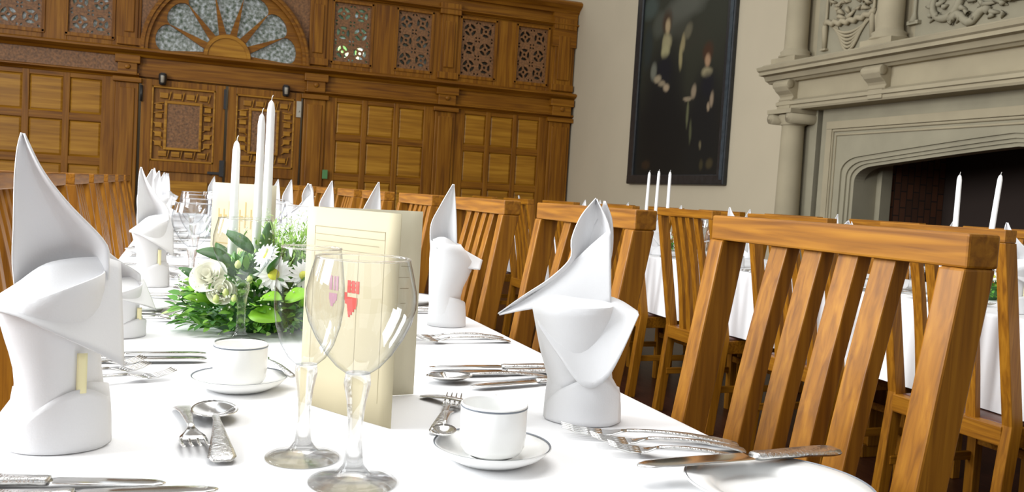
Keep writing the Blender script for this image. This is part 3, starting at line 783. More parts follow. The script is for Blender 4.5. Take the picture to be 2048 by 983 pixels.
def napkin_B():
    r = empty('napkin', (0, 0, 0), 0, 'napkin', 'napkin'); d = NP['B']
    q = MB(); body(q, d['gl'], d['gr'], .0, ry=.036); q.build('folded_body', M['napkin'], r, solid=.0016)
    q = MB(); cuff(q, .047, .043, .066, .0, twist=1.2); wrap(q, [(-47, 20), (-30, 42), (0, 60), (25, 64), (46, 40)], [(-47, 0), (-20, 0), (5, 0), (30, 0), (47, 3)], .0505, .0455); sheet(q, [(22, 66), (30, 50), (30, 26)], [(28, 66), (45, 38), (40, 14)], lambda u, v: -.03 + .02 * v, 8, 5); q.build('cuff', M['napkin'], r, solid=.002)
    q = MB(); sheet(q, [(-116, 128), (-85, 153), (-52, 178), (-28, 205), (-28, 229), (-18, 259), (0, 284)], [(-114, 127), (-88, 133), (-60, 140), (-10, 146), (20, 170), (22, 240), (1, 283)],
                    lambda u, v: .012 + .02 * sin(pi * v) - .02 * (1 - u) * (1 - v), 30, 12)
    sheet(q, [(-20, 190), (-6, 235), (6, 262), (11, 281)], [(20, 180), (26, 218), (23, 256), (12, 281)], lambda u, v: .030 - .012 * v, 14, 8)
    q.build('upright_point', M['napkin'], r, solid=.0016)
    q = MB(); sheet(q, [(-116, 128), (-82, 148), (-39, 185), (-3, 223), (22, 247)], [(-114, 127), (-80, 136), (-45, 142), (10, 146), (28, 150)],
                    lambda u, v: .002 - .012 * v * (1 - .4 * u) + .012 * u * (1 - v), 26, 10)
    q.build('wing', M['napkin'], r, solid=.0016)
    q = MB(); sheet(q, [(-72, 148), (-44, 161), (26, 159), (63, 142)], [(-62, 120), (-33, 86), (0, 52), (30, 66), (63, 141)],
                    lambda u, v: .004 * (1 - v) - .055 * v ** .7 * (.3 + .7 * sin(pi * min(1, .1 + u * .9))) , 24, 14)
    q.build('turned_down_flap', M['napkin'], r, solid=.0016)
    return r
def napkin_C():
    r = empty('napkin', (0, 0, 0), 0, 'napkin', 'napkin'); d = NP['C']
    q = MB(); body(q, d['gl'], d['gr'], .0, ry=.034); q.build('folded_body', M['napkin'], r, solid=.0016)
    q = MB(); cuff(q, .038, .037, .066, .0, twist=.6); q.build('cuff', M['napkin'], r, solid=.002)
    q = MB(); sheet(q, [(-42, 160), (-44, 210), (-26, 253), (-3, 298)], [(14, 155), (8, 234), (0, 298)], lambda u, v: -.004 + .03 * sin(pi * v * .9) * (1 - u * .8), 18, 10)
    q.build('upright_point', M['napkin'], r, solid=.0016)
    q = MB(); sheet(q, [(-38, 180), (-13, 186), (30, 161), (69, 141)], [(-33, 166), (-1, 152), (27, 127), (64, 123)], lambda u, v: -.012 - .026 * v + .02 * u, 16, 8)
    q.build('turned_down_flap', M['napkin'], r, solid=.0016)
    return r
nA, nB, nC = napkin_A(), napkin_B(), napkin_C()
for _n in (nA, nB, nC): GROUPS[id(_n)] = 'folded white napkins'
ZT = .7505
def rz_face(x, y): return -atan2(x, y)
LN = [(-.108, .996), (-.095, 1.655), (-.062, 2.40), (-.09, 3.10), (-.085, 3.80), (-.09, 4.50), (-.09, 5.20), (-.09, 5.95), (-.09, 6.65)]
RN = [(.495, 1.020), (.535, 1.785), (.52, 2.47), (.52, 3.30), (.51, 3.85), (.52, 4.60), (.52, 5.25), (.52, 6.0), (.52, 6.75)]
for i, (x, y) in enumerate(LN):
    lab = 'tall white folded napkin in the left foreground of the flower table' if i == 0 else 'lower white napkin half hidden behind the tall one on the flower table' if i == 1 else 'white folded napkin, %s from the camera along the left edge of the flower table' % ORD[i]
    pr = nA if i in (0, 1, 2, 5) else nC
    sc = None
    if i == 2: sc = (.85, .85, .95)
    jz = 0 if i == 0 else random.uniform(-.5, .5)
    if i == 2: jz = .0
    if i == 1: sc = (.92, .92, .52); jz = .5
    place(pr, USED, (x, y, ZT), rz_face(x, y) + jz, lab, sc=sc)
for i, (x, y) in enumerate(RN):
    lab = 'white folded napkin with spread wing in front of the nearest right-hand chair' if i == 0 else 'white folded napkin, %s from the camera along the right edge of the flower table' % ORD[i]
    pr = nB if i in (0, 4, 7) else nC
    place(pr, USED, (x, y, ZT), rz_face(x, y) + (0 if i < 2 else random.uniform(-.4, .4)), lab)
place(nC, USED, (.23, 7.1, ZT), 0, 'white folded napkin at the far end of the flower table, behind the small cream card')
for i, y in enumerate([1.40, 2.10, 2.90, 3.66, 4.40, 5.12, 5.87, 6.62]):
    place(nA if i % 2 else nB, USED, (2.55, y, ZT), -.7 + random.uniform(-.5, .5), 'white folded napkin on the fireplace table, aisle side, %s from the camera' % ORD[i], sc=(1, 1, .93))
for i, y in enumerate([1.45, 2.2, 2.90, 3.62, 4.36, 5.12, 5.87, 6.62]):
    place(nC, USED, (3.12, y, ZT), -.7 + random.uniform(-.5, .5), 'white folded napkin on the fireplace table, hearth side, %s from the camera' % ORD[i], sc=(1, 1, .97))

# ------------------------------------------------------------------ cutlery
def handle_strip(q, L, y0, w=1.0):
    """handle from y0 (neck) back to y0-L"""
    st = []
    for t, hw in ((0, .0035), (.12, .0032), (.3, .0045), (.55, .0065), (.8, .0095), (.93, .0110), (1, .0075)):
        st.append((y0 - L * t, hw * w, .010 - .0085 * t + .004 * sin(pi * t)))
    q.strip(st, .0028)
def make_fork():
    r = empty('fork', (0, 0, 0), 0, 'fork', 'fork')
    q = MB(); handle_strip(q, .125, .125); q.build('handle', M['steel_dark'], r)
    q = MB()
    q.strip([(.123, .0035, .010), (.132, .006, .0085), (.142, .011, .006), (.155, .0125, .005)], .0018)
    for x in (-.0105, -.0035, .0035, .0105):
        q.tube([(x, .153, .005), (x, .17, .0055), (x * .98, .185, .008), (x * .95, .199, .012)], [.0019, .0017, .0014, .0008], 6)
    q.build('tines', M['steel'], r)
    return r
def make_knife():
    r = empty('knife', (0, 0, 0), 0, 'knife', 'knife')
    q = MB(); q.strip([(0, .0075, .004), (.01, .0105, .0045), (.04, .0088, .005), (.08, .0065, .005), (.095, .0075, .005), (.10, .005, .005)], .0065); q.build('handle', M['steel_dark'], r)
    q = MB(); q.strip([(.10, .0055, .005), (.106, .0088, .005), (.15, .0098, .005), (.19, .0100, .0048), (.212, .0085, .0045), (.222, .0045, .0042), (.225, .0012, .004)], .0018); q.build('blade', M['steel'], r)
    return r
def make_spoon():
    r = empty('spoon', (0, 0, 0), 0, 'spoon', 'spoon')
    q = MB(); handle_strip(q, .125, .125); q.build('handle', M['steel_dark'], r)
    q = MB()
    def f(u, v):
        a = 2 * pi * v; rr = u
        return (.0205 * rr * cos(a) * (1 - .12 * sin(a)), .158 + .034 * rr * sin(a), .0015 + .0085 * rr ** 2)
    q.grid(f, 8, 24); q.build('bowl', M['steel'], r, solid=.0012)
    return r
fork, knife, spoon = make_fork(), make_knife(), make_spoon()
for _n in (fork, knife, spoon): GROUPS[id(_n)] = 'steel cutlery of the place settings'
def lay(proto, tip, end, lab, z=.7515, L=None, group=None, flip=False, tilt=0, dz=0):
    """lay a piece so its tip points from end to tip"""
    dx, dy = tip[0] - end[0], tip[1] - end[1]; l = sqrt(dx * dx + dy * dy)
    o = place(proto, USED, (end[0], end[1], z), -atan2(dx, dy), lab, group)
    L0 = {id(fork): .2, id(knife): .225, id(spoon): .192}[id(proto)]
    s = l / L0; o.scale = (min(1.25, max(.85, s)) * (1.3 if proto is knife else 1.12), s, 1)
    if tilt: o.rotation_euler = (tilt, 0, -atan2(dx, dy))
    return o
# right-hand foreground setting
lay(fork, (.432, .946), (.628, .869), 'steel dinner fork furthest left in the near right-hand setting, tines by the saucer')
lay(fork, (.450, .903), (.622, .846), 'middle steel fork of the near right-hand setting beside the side plate')
lay(fork, (.455, .868), (.600, .812), 'steel fork nearest the side plate of the near right-hand setting')
lay(knife, (.435, .762), (.690, .775), 'steel butter knife lying across the white side plate at lower right', z=.7665)
lay(knife, (.372, 1.325), (.590, 1.318), 'uppermost steel knife behind the winged napkin, right-hand setting', )
lay(knife, (.362, 1.280), (.590, 1.285), 'middle steel knife behind the winged napkin, right-hand setting')
lay(knife, (.398, 1.188), (.600, 1.232), 'steel knife with dark blade closest to the winged napkin')
lay(spoon, (.345, 1.236), (.545, 1.258), 'steel soup spoon among the knives behind the winged napkin')
lay(fork, (.352, 1.118), (.285, .965), 'steel dessert fork standing out behind the near cup, tines away')
lay(spoon, (.395, .99), (.318, 1.150), 'steel dessert spoon crossing behind the near coffee cup')
lay(spoon, (.0445, 1.112), (.047, .893), 'steel dessert spoon with bright bowl in the middle left foreground', z=.7530)
lay(fork, (.024, .918), (.010, 1.125), 'steel dessert fork under the spoon in the left foreground')
# left foreground
lay(knife, (-.004, .832), (-.176, .872), 'steel knife at the bottom left corner, in front of the tall napkin')
lay(knife, (.040, .808), (-.17, .822), 'dark-bladed steel knife at the very bottom left edge of the view')
lay(fork, (.0, 1.300), (-.16, 1.235), 'steel fork nearest the tall left napkin, tines towards the cup')
lay(fork, (-.036, 1.35), (-.17, 1.27), 'middle steel fork beyond the tall left napkin')
lay(fork, (-.043, 1.395), (-.175, 1.32), 'furthest of the three steel forks beyond the tall left napkin')

# ------------------------------------------------------------------ china
def make_cup():
    r = empty('coffee_cup', (0, 0, 0), 0, 'cup', 'cup')
    q = MB()
    q.lathe([(0, .0), (.022, .0), (.024, .002), (.0305, .004), (.0342, .011), (.0353, .024), (.0352, .0545), (.0338, .0555), (.0330, .052), (.0328, .025), (.0315, .013), (.024, .0065), (0, .006)], 56)
    q.build('bowl', M['china'], r)
    q = MB(); q.lathe([(.0354, .0516), (.03570, .0520), (.0357, .0531), (.0353, .0535)], 56); q.build('rim_band', M['china_band'], r)
    q = MB(); q.tube([(0, .034, .047), (0, .047, .050), (0, .054, .038), (0, .050, .024), (0, .034, .018)], [.0045, .0038, .0035, .0038, .0045], 10); q.build('handle', M['china'], r)
    return r
def make_saucer():
    r = empty('saucer', (0, 0, 0), 0, 'saucer', 'saucer')
    q = MB(); q.lathe([(0, .003), (.022, .003), (.0225, .006), (.024, .006), (.0245, .004), (.035, .006), (.052, .012), (.0625, .0185), (.0632, .0178), (.054, .0090), (.038, .001), (.033, 0), (0, 0)], 64); q.build('dish', M['china'], r)
    q = MB(); q.lathe([(.0606, .0181), (.0612, .0187), (.0618, .0189), (.0624, .0190)], 64); q.build('rim_band', M['china_band'], r)
    return r
def make_plate():
    r = empty('side_plate', (0, 0, 0), 0, 'plate', 'plate')
    q = MB(); q.lathe([(0, .003), (.055, .003), (.060, .005), (.066, .010), (.092, .0155), (.0925, .0145), (.067, .0075), (.060, .001), (.055, 0), (0, 0)], 72); q.build('dish', M['china'], r)
    q = MB(); q.lathe([(.0895, .0152), (.0903, .0158), (.0912, .0160)], 72); q.build('rim_band', M['china_band'], r)
    return r
cup, saucer, splate = make_cup(), make_saucer(), make_plate()
GROUPS[id(cup)] = 'coffee cups'; GROUPS[id(saucer)] = 'saucers'; GROUPS[id(splate)] = 'side plates'
def cupset(x, y, lab, spoonlab=None, rz=0):
    place(saucer, USED, (x, y, ZT), 0, 'white saucer with thin grey line under %s' % lab)
    place(cup, USED, (x, y, ZT + .0065), rz, 'white coffee cup with grey rim line, %s' % lab)
cupset(.317, .865, 'the cup in the right foreground', rz=-.35)
cupset(.082, 1.225, 'the cup in front of the flower arrangement', rz=-.07)
def make_teaspoon():
    r = empty('teaspoon', (0, 0, 0), 0, 'teaspoon', 'spoon')
    q = MB(); handle_strip(q, .088, .088, .62); q.build('handle', M['steel_dark'], r)
    q = MB(); q.grid(lambda u, v: (.0135 * u * cos(2 * pi * v), .109 + .022 * u * sin(2 * pi * v), .003 + .006 * u ** 2), 6, 20); q.build('bowl', M['steel'], r, solid=.001)
    return r
tsp = make_teaspoon()
place(tsp, USED, (.309, 1.0, ZT + .017), 2.80, 'small steel teaspoon on the left rim of the near saucer')
place(tsp, USED, (.150, 1.215, ZT + .016), .34, 'small steel teaspoon on the saucer in front of the flowers')
place(splate, USED, (.562, .706, ZT), 0, 'white side plate with thin grey line at the lower right table edge')

# ------------------------------------------------------------------ glasses
def make_glass(name, H, prof, stem, foot, rs):
    r = empty(name, (0, 0, 0), 0, 'glass', 'glass')
    t = .0011
    q = MB(); q.lathe(prof, 64)
    q.build('bowl', M['thin_glass'], r)
    q = MB(); rr, zz = prof[-1]; q.tube([(rr * cos(2 * pi * k / 64), rr * sin(2 * pi * k / 64), zz) for k in range(65)], .0011, 8, caps=False); q.build('rim', M['solid_glass'], r)
    zb = prof[0][1]
    q = MB()
    q.lathe([(0, 0), (foot, 0), (foot, .0016), (foot * .8, .0035), (foot * .45, .0065), (rs * 1.6, .0105), (rs * 1.05, .017), (rs * .78, stem * .35), (rs * .78, stem * .55), (rs * 1.0, stem * .75), (rs * 1.4, stem * .92), (prof[1][0] * .98, prof[1][1]), (prof[0][0] * .5, prof[0][1] + .001), (0, prof[0][1] + .0005)], 48)
    q.build('stem_and_foot', M['solid_glass'], r)
    return r
goblet = make_glass('wine_glass', .214, [(.004, .103), (.012, .105), (.021, .1115), (.031, .123), (.041, .1385), (.048, .153), (.0518, .168), (.0515, .183), (.048, .199), (.0440, .214)], .103, .042, .0092)
small = make_glass('white_wine_glass', .216, [(.004, .095), (.011, .097), (.019, .104), (.0265, .117), (.0325, .137), (.035, .157), (.0345, .178), (.0320, .2), (.0295, .216)], .095, .0375, .0082)
GROUPS[id(goblet)] = GROUPS[id(small)] = 'wine glasses'; goblet['category'] = 'wine glass'; small['category'] = 'wine glass'
place(goblet, USED, (.162, .822, ZT), 0, 'large empty wine goblet in the foreground, in front of the cream menu')
place(small, USED, (.1255, .906, ZT), 0, 'slimmer empty wine glass half hidden behind the foreground goblet')
place(goblet, USED, (.104, 1.585, ZT), 0, 'empty wine goblet standing right in front of the flower arrangement')
place(goblet, USED, (.030, 2.38, ZT), 0, 'empty wine goblet left of the small cream card beyond the flowers')
place(goblet, USED, (.335, 1.50, ZT), 0, 'empty wine goblet peeping out to the right of the large cream menu')

# ------------------------------------------------------------------ further place settings
def setting(side, yc, k, table_word, x_edge, full=True):
    """repeat setting; side=+1 right edge (diners face -X), -1 left edge"""
    s = side; e = x_edge
    who = '%s place, %s' % (ORD[k], table_word)
    X = lambda d: e - s * d        # distance in from the edge
    Y = lambda d: yc + s * d       # towards the diner's right hand
    lay(knife, (X(.235), Y(.20)), (X(.02), Y(.195)), 'steel dinner knife, inner of two, ' + who)
    lay(knife, (X(.235), Y(.245)), (X(.02), Y(.24)), 'steel fish knife, outer of two, ' + who)
    lay(fork, (X(.225), Y(-.16)), (X(.03), Y(-.15)), 'steel fork next to the napkin, ' + who)
    lay(fork, (X(.225), Y(-.20)), (X(.03), Y(-.19)), 'steel fork furthest from the napkin, ' + who)
    if full:
        lay(spoon, (X(.29), Y(-.10)), (X(.285), Y(.09)), 'steel dessert spoon laid above the napkin, ' + who)
        lay(fork, (X(.265), Y(.10)), (X(.26), Y(-.09)), 'steel dessert fork laid above the napkin, ' + who)
    if not (k == 1 and side == 1): place(splate, USED, (X(.10), Y(-.31), ZT), 0, 'white side plate, ' + who)
def gl(x, y, lab, small_=False): place(small if small_ else goblet, USED, (x, y, ZT), 0, lab)
for k in (1, 2, 3, 4, 5):
    xo, yo = RN[k]; setting(1, yo - .02, k, 'right edge of the flower table', .63, k < 4)
    if k > 1:
        gl(.33, yo + .22, 'wine goblet at the %s place from the camera, right edge of the flower table' % ORD[k]); gl(.27, yo + .30, 'slim wine glass at the %s place, right edge of the flower table' % ORD[k], True)
    if k < 4: cupset(.335, yo - .19, '%s place, right edge of the flower table' % ORD[k])
for k in (1, 2, 3, 4, 5):
    xo, yo = LN[k]; setting(-1, yo + (.0 if k > 1 else -.0), k, 'left edge of the flower table', -.19, k > 1 and k < 4)
    if k > 1:
        if k > 2: gl(.045, yo - .2, 'wine goblet at the %s place from the camera, left edge of the flower table' % ORD[k])
        gl(.12, yo - .12, 'slim wine glass at the %s place, left edge of the flower table' % ORD[k], True)
    if 1 < k < 4: cupset(.075, yo + .22, '%s place, left edge of the flower table' % ORD[k])
for k, y in enumerate([1.40, 2.10, 2.88, 3.63, 4.38]):
    setting(-1, y, k, 'aisle side of the fireplace table', 2.42, False)
    gl(2.72, y - .22, 'wine goblet at the %s place, aisle side of the fireplace table' % ORD[k]); gl(2.76, y - .13, 'slim wine glass at the %s place, aisle side of the fireplace table' % ORD[k], True)
for k, y in enumerate([1.5, 2.24, 2.98, 3.72, 4.46]):
    gl(2.98, y + .2, 'wine goblet at the %s place, hearth side of the fireplace table' % ORD[k])

# ------------------------------------------------------------------ menus
def make_menu(fold, a, c, h, lab, style):
    """standing folded card: fold line and the outer ends of both leaves (x,y)"""
    r = empty('menu_card', (fold[0], fold[1], ZT), 0, lab, 'menu')
    def leaf(e, name, mat, off):
        dx, dy = e[0] - fold[0], e[1] - fold[1]; l = sqrt(dx * dx + dy * dy); nx, ny = dy / l, -dx / l
        q = MB(); q.grid(lambda u, v: (dx * u + nx * .002 * sin(pi * u), dy * u + ny * .002 * sin(pi * u), h * v), 8, 6)
        o = q.build(name, M[mat], r, solid=.0008); return (dx, dy, l, nx, ny)
    fa = leaf(a, 'front_leaf', 'card', 0); fb = leaf(c, 'rear_leaf', 'card_in', 0)
    def pr(F, name, mat, rects, sgn=1):
        dx, dy, l, nx, ny = F; q = MB()
        for (u0, u1, v0, v1) in rects:
            n_ = max(1, int((u1 - u0) * 8))
            for k in range(n_):
                a0 = u0 + (u1 - u0) * k / n_; a1 = u0 + (u1 - u0) * (k + 1) / n_
                P = lambda u, v, e: (dx * u + nx * (.002 * sin(pi * u) + e * sgn), dy * u + ny * (.002 * sin(pi * u) + e * sgn), h * v)
                q.add([P(a0, v0, .0007), P(a1, v0, .0007), P(a1, v1, .0007), P(a0, v1, .0007)], [(0, 1, 2, 3)])
        q.build(name, M[mat], r)
    return r, fa, fb, pr
r, fa, fb, pr = make_menu((.152, 1.146), (.239, 1.001), (.309, 1.171), .252, 'large cream folded menu card standing behind the foreground glasses, red crest', 1)
# front leaf print (the viewer sees the side facing -X -Y)
side = 1
lines = [(.10, .86, .905, .909), (.10, .86, .868, .871), (.10, .104, .868, .909), (.856, .86, .868, .909), (.12, .80, .835, .838), (.10, .84, .80, .803),
         (.10, .103, .10, .909), (.857, .86, .10, .909), (.60, .603, .14, .80)]
for sgn in (1,):
    pr(fa, 'printed_frame', 'card_line', lines, sgn)
    red = [(.50, .535, .60, .66), (.545, .58, .60, .66), (.59, .625, .60, .66), (.50, .625, .645, .652), (.50, .625, .605, .612), (.50, .62, .625, .632),
           (.50, .61, .54, .58), (.505, .60, .525, .54), (.51, .58, .51, .525), (.515, .56, .495, .51), (.52, .54, .482, .495), (.47, .50, .56, .60), (.48, .51, .545, .56)]
    pr(fa, 'red_crest', 'card_red', red, sgn)
    pr(fa, 'violet_crest', 'card_violet', [(.30, .33, .60, .67), (.345, .365, .60, .67), (.375, .40, .60, .67), (.30, .39, .55, .585), (.31, .37, .535, .55), (.32, .35, .52, .535)], sgn)
pr(fb, 'printed_text', 'card_line', [(.82, .90, .70, .704), (.80, .90, .64, .643), (.82, .90, .58, .584), (.83, .88, .50, .503), (.82, .92, .42, .423)], 1)
r, fa, fb, pr = make_menu((.066, 2.12), (.168, 1.99), (.21, 2.16), .272, 'smaller-looking cream menu card standing beyond the flowers between the candles', 2)
strokes = []
rr_ = random.Random(4)
for k in range(7):
    u = .14 + .105 * k; strokes += [(u, u + .022, .62 + rr_.uniform(-.03, .03), .84 + rr_.uniform(-.06, .03)), (u + .01, u + .07, .72 + rr_.uniform(-.04, .04), .74)]
strokes += [(.1, .9, .50, .508), (.2, .5, .43, .436)]
pr(fa, 'brown_lettering', 'card_brown', strokes, 1)

# ------------------------------------------------------------------ flowers
def leafshape(q, base, d, up, L, W, curl=.2, n=6):
    base, d, up = Vector(base), Vector(d).normalized(), Vector(up)
    sd = d.cross(up)
    if sd.length < 1e-4: sd = d.cross(Vector((1, 0, 0)))
    sd.normalize(); up = sd.cross(d)
    rows = []
    for k in range(n + 1):
        t = k / n; w = W * sin(pi * min(1, t * .93 + .05)) ** .8 * (1 - t * .25); p = base + d * (L * t) - up * (curl * L * t * t)
        rows.append([p - sd * w + up * w * .25, p, p + sd * w + up * w * .25])
    q.loft(rows, False, False, True)
def make_arrangement(loc, rx, ry, h, lab, seed, dense=1.0, blooms=(), green=900):
    rnd = random.Random(seed)
    r = empty('flower_arrangement', loc, 0, lab, 'flowers')
    q = MB(); q.lathe([(0, .0), (min(rx, ry) * .55, .0), (min(rx, ry) * .7, .03), (min(rx, ry) * .55, .05), (0, .055)], 24); q.build('dish', M['pot'], r)
    q = MB()
    for k in range(green):
        a = rnd.uniform(0, 2 * pi); e = rnd.uniform(-.05, 1.0) ** 1 * pi / 2; rad = rnd.uniform(.55, 1.0)
        e = max(.02, e)
        p = Vector((cos(a) * cos(e) * rx * rad, sin(a) * cos(e) * ry * rad, .012 + sin(e) * h * .75 * rad))
        d = Vector((cos(a) * cos(e), sin(a) * cos(e), sin(e) * .8 + rnd.uniform(-.35, .3))) + Vector([rnd.uniform(-.5, .5) for _ in range(3)]) * .9
        L = rnd.uniform(.012, .03)
        if p.z + min(0, d.normalized().z) * L * 1.3 < .008: d.z = abs(d.z)
        leafshape(q, p, d, (rnd.uniform(-1, 1), rnd.uniform(-1, 1), 1), L, L * .28, .15, 3)
    o = q.build('foliage', M['fern'], r); o['kind'] = 'stuff'
    return r, rnd
def daisy(r, c, n, R=.028):
    c, n = Vector(c), Vector(n).normalized(); a = n.orthogonal().normalized(); bb = n.cross(a)
    q = MB()
    for ring, (cnt, RR, lift) in enumerate(((16, R, .06), (14, R * .82, .25))):
        for k in range(cnt):
            t = 2 * pi * (k + ring * .5) / cnt; d = a * cos(t) + bb * sin(t) + n * lift
            leafshape(q, c + d * R * .18, d, n, RR * .85, R * .15, .08, 5)
    o = q.build('daisy', M['daisy'], r)
    q = MB(); rows = []
    for j in range(5):
        e = j / 4 * pi / 2; rows.append([c + (a * cos(2 * pi * k / 14) + bb * sin(2 * pi * k / 14)) * (R * .30 * cos(e) + .0002) + n * (.002 + R * .2 * sin(e)) for k in range(14)])
    q.loft(rows, True, False, True); q.build('flower_centre', M['daisy_eye'], o)
def rose(r, c, n, R=.03):
    c, n = Vector(c), Vector(n).normalized(); a = n.orthogonal().normalized(); bb = n.cross(a); q = MB()
    for ring, (cnt, rad, hh_, open_) in enumerate(((3, .25, .95, .15), (4, .45, .9, .3), (5, .68, .75, .55), (6, .95, .5, .9))):
        for k in range(cnt):
            t0 = 2 * pi * k / cnt + ring * .6; sp = 2 * pi / cnt * .72
            def f(u, v, t0=t0, sp=sp, rad=rad, hh_=hh_, open_=open_):
                t = t0 + (v - .5) * sp * 2; rr = R * rad * (.35 + .65 * u ** .6) + R * open_ * .25 * u * u; w = 1 - .18 * (2 * v - 1) ** 2 * u
                return c + (a * cos(t) + bb * sin(t)) * rr + n * (R * hh_ * (u * w) - R * .3)
            q.grid(f, 5, 6)
    q.build('rose', M['rose'], r)
AX, AY = .150, 1.765
arr, rnd = make_arrangement((AX, AY, ZT), .158, .168, .16, 'low round arrangement of ferns, white daisies and cream roses on the long table', 11, green=2300)
# broad leaves
def bleaf(r, base, d, L, W, mat, curl=.15):
    q = MB(); leafshape(q, base, d, (0, -.6, .8), L, W, curl, 8); q.build('leaf', M[mat], r, solid=.0006)
bleaf(arr, (-.06, -.06, .13), (-.6, -.2, .25), .065, .020, 'leaf_dark'); bleaf(arr, (-.02, -.05, .145), (-.5, .1, .45), .07, .018, 'leaf_dark'); bleaf(arr, (.0, -.03, .14), (.12, 0, 1), .065, .013, 'leaf_dark', .02)
bleaf(arr, (-.03, -.15, .045), (.8, -.5, -.05), .06, .026, 'leaf_lime', .1); bleaf(arr, (.03, -.15, .07), (.6, -.4, .35), .05, .022, 'leaf_lime', .2); bleaf(arr, (-.01, -.15, .075), (.5, -.6, .1), .045, .018, 'leaf_lime')
bleaf(arr, (.06, -.14, .06), (.5, -.5, .7), .06, .018, 'leaf_lime'); bleaf(arr, (.08, -.15, .03), (.1, -.4, .9), .07, .014, 'leaf_lime')
for k in range(16):
    a = k * 2.4; e = .35 + .4 * (k % 3)
    bleaf(arr, (.10 * cos(a), .11 * sin(a), .05 + .03 * (k % 3)), (cos(a), sin(a), e), .06, .016, 'leaf_dark' if k % 3 else 'leaf_lime')
daisy(arr, (.012, -.115, .112), (-.1, -1, .35), .036); daisy(arr, (.064, -.120, .112), (.25, -1, .25), .028); daisy(arr, (.0, -.09, .145), (-.6, -.6, .6), .026)
daisy(arr, (.09, .0, .15), (.5, -.4, .8), .027); daisy(arr, (-.04, .08, .15), (-.3, .3, .9), .027)
rose(arr, (-.098, -.07, .10), (-.35, -.7, .6), .030); rose(arr, (-.075, -.09, .078), (-.2, -.9, .4), .024); rose(arr, (.10, .08, .13), (.4, .2, .9), .030)
for bx, by, bz in ((-.070, -.115, .075), (-.085, -.10, .062), (-.055, -.125, .066), (-.03, -.12, .10), (.0, -.09, .148), (-.05, -.10, .125)):
    q = MB(); q.lathe([(0, -.006), (.0045, -.003), (.006, .002), (.004, .008), (0, .011)], 10, (bx, by, bz)); q.build('bud', M['bud'], arr)
q = MB()    # gypsophila dots
for k in range(420):
    z = rnd.random()
    if k < 300: p = (.04 + rnd.gauss(0, .032), .0 + rnd.gauss(0, .04), .155 + abs(rnd.gauss(0, .03)))
    else:
        a = rnd.uniform(pi, 2 * pi); p = (cos(a) * .15 - .0, sin(a) * .16, rnd.uniform(.05, .11))
    s = rnd.uniform(.0013, .0026); q.lathe([(0, -s), (s, 0), (0, s)], 5, p)
o = q.build('baby_breath', M['gyp'], arr); o['kind'] = 'stuff'
q = MB()
for k in range(800):
    b0 = Vector((.045 + rnd.gauss(0, .03), .0 + rnd.gauss(0, .03), .13 + abs(rnd.gauss(0, .03))))
    leafshape(q, b0, (rnd.uniform(-1, 1), rnd.uniform(-1, 1), rnd.uniform(.0, 1.2)), (0, 0, 1), rnd.uniform(.008, .018), .0022, .1, 3)
for k in range(60): 
    a = rnd.uniform(0, 6.3); q.tube([(.045, 0, .1), (.045 + .045 * cos(a), .04 * sin(a), .17 + rnd.uniform(0, .04))], .0006, 4)
o = q.build('green_sprig', M['sprig'], arr); o['kind'] = 'stuff'

arr2, rnd2 = make_arrangement((2.86, 2.52, ZT), .12, .13, .11, 'green and white flower arrangement on the fireplace table, near the camera', 21, green=420)
for k in range(7):
    a = k * .9; daisy(arr2, (.08 * cos(a), .08 * sin(a), .09), (cos(a), sin(a), .8), .026)
arr3, rnd3 = make_arrangement((2.84, 4.88, ZT), .12, .13, .11, 'green and white flower arrangement on the fireplace table, behind the triple candles', 22, green=420)
for k in range(7):
    a = k * .9 + .3; daisy(arr3, (.08 * cos(a), .08 * sin(a), .09), (cos(a), sin(a), .8), .026)
for y in (4.55,):
    a4, _ = make_arrangement((.24, y, ZT), .12, .13, .10, 'second low green flower arrangement far along the flower table', 23, green=350)
    for k in range(6): daisy(a4, (.08 * cos(k), .08 * sin(k), .085), (cos(k), sin(k), .8), .026)

# ------------------------------------------------------------------ candles
def candle(x, y, z0, z1, lab, r=.0095, lean=(0, 0)):
    c = empty('candle', (x, y, z0), 0, lab, 'candle', group='white taper candles'); h = z1 - z0
    q = MB(); q.lathe([(0, 0), (r, 0), (r * .95, h * .5), (r * .80, h - .02), (r * .55, h - .006), (r * .2, h - .001), (0, h)], 20)
    q.build('wax', M['wax'], c)
    q = MB(); q.tube([(0, 0, h - .003), (.001, 0, h + .006), (.003, 0, h + .010)], .0008, 5); q.build('wick', M['wick'], c)
    c.rotation_euler = (lean[0], lean[1], 0)
candle(.158, 1.80, .80, 1.190, 'tallest white taper candle rising from the flower arrangement')
candle(.138, 1.76, .80, 1.160, 'white taper candle just left of the tallest one', r=.0085)
candle(.098, 1.83, .80, 1.108, 'shortest white taper candle, left of the pair in the flowers', r=.0092)
candle(2.84, 5.10, .765, 1.245, 'leftmost white taper candle of the trio below the painting', r=.011, lean=(0, .02))
candle(2.83, 4.96, .765, 1.25, 'middle white taper candle of the trio below the painting', r=.011, lean=(0, .02))
candle(2.85, 4.84, .765, 1.245, 'rightmost white taper candle of the trio below the painting', r=.011)
candle(2.84, 2.63, .765, 1.22, 'upright white taper candle before the dark fireplace opening', r=.011)
candle(2.84, 2.485, .765, 1.225, 'leaning white taper candle before the dark fireplace opening', r=.011, lean=(.0, .10))
candle(2.90, 4.98, .82, 1.0, 'short white candle among the flowers behind the trio', r=.011) if False else None

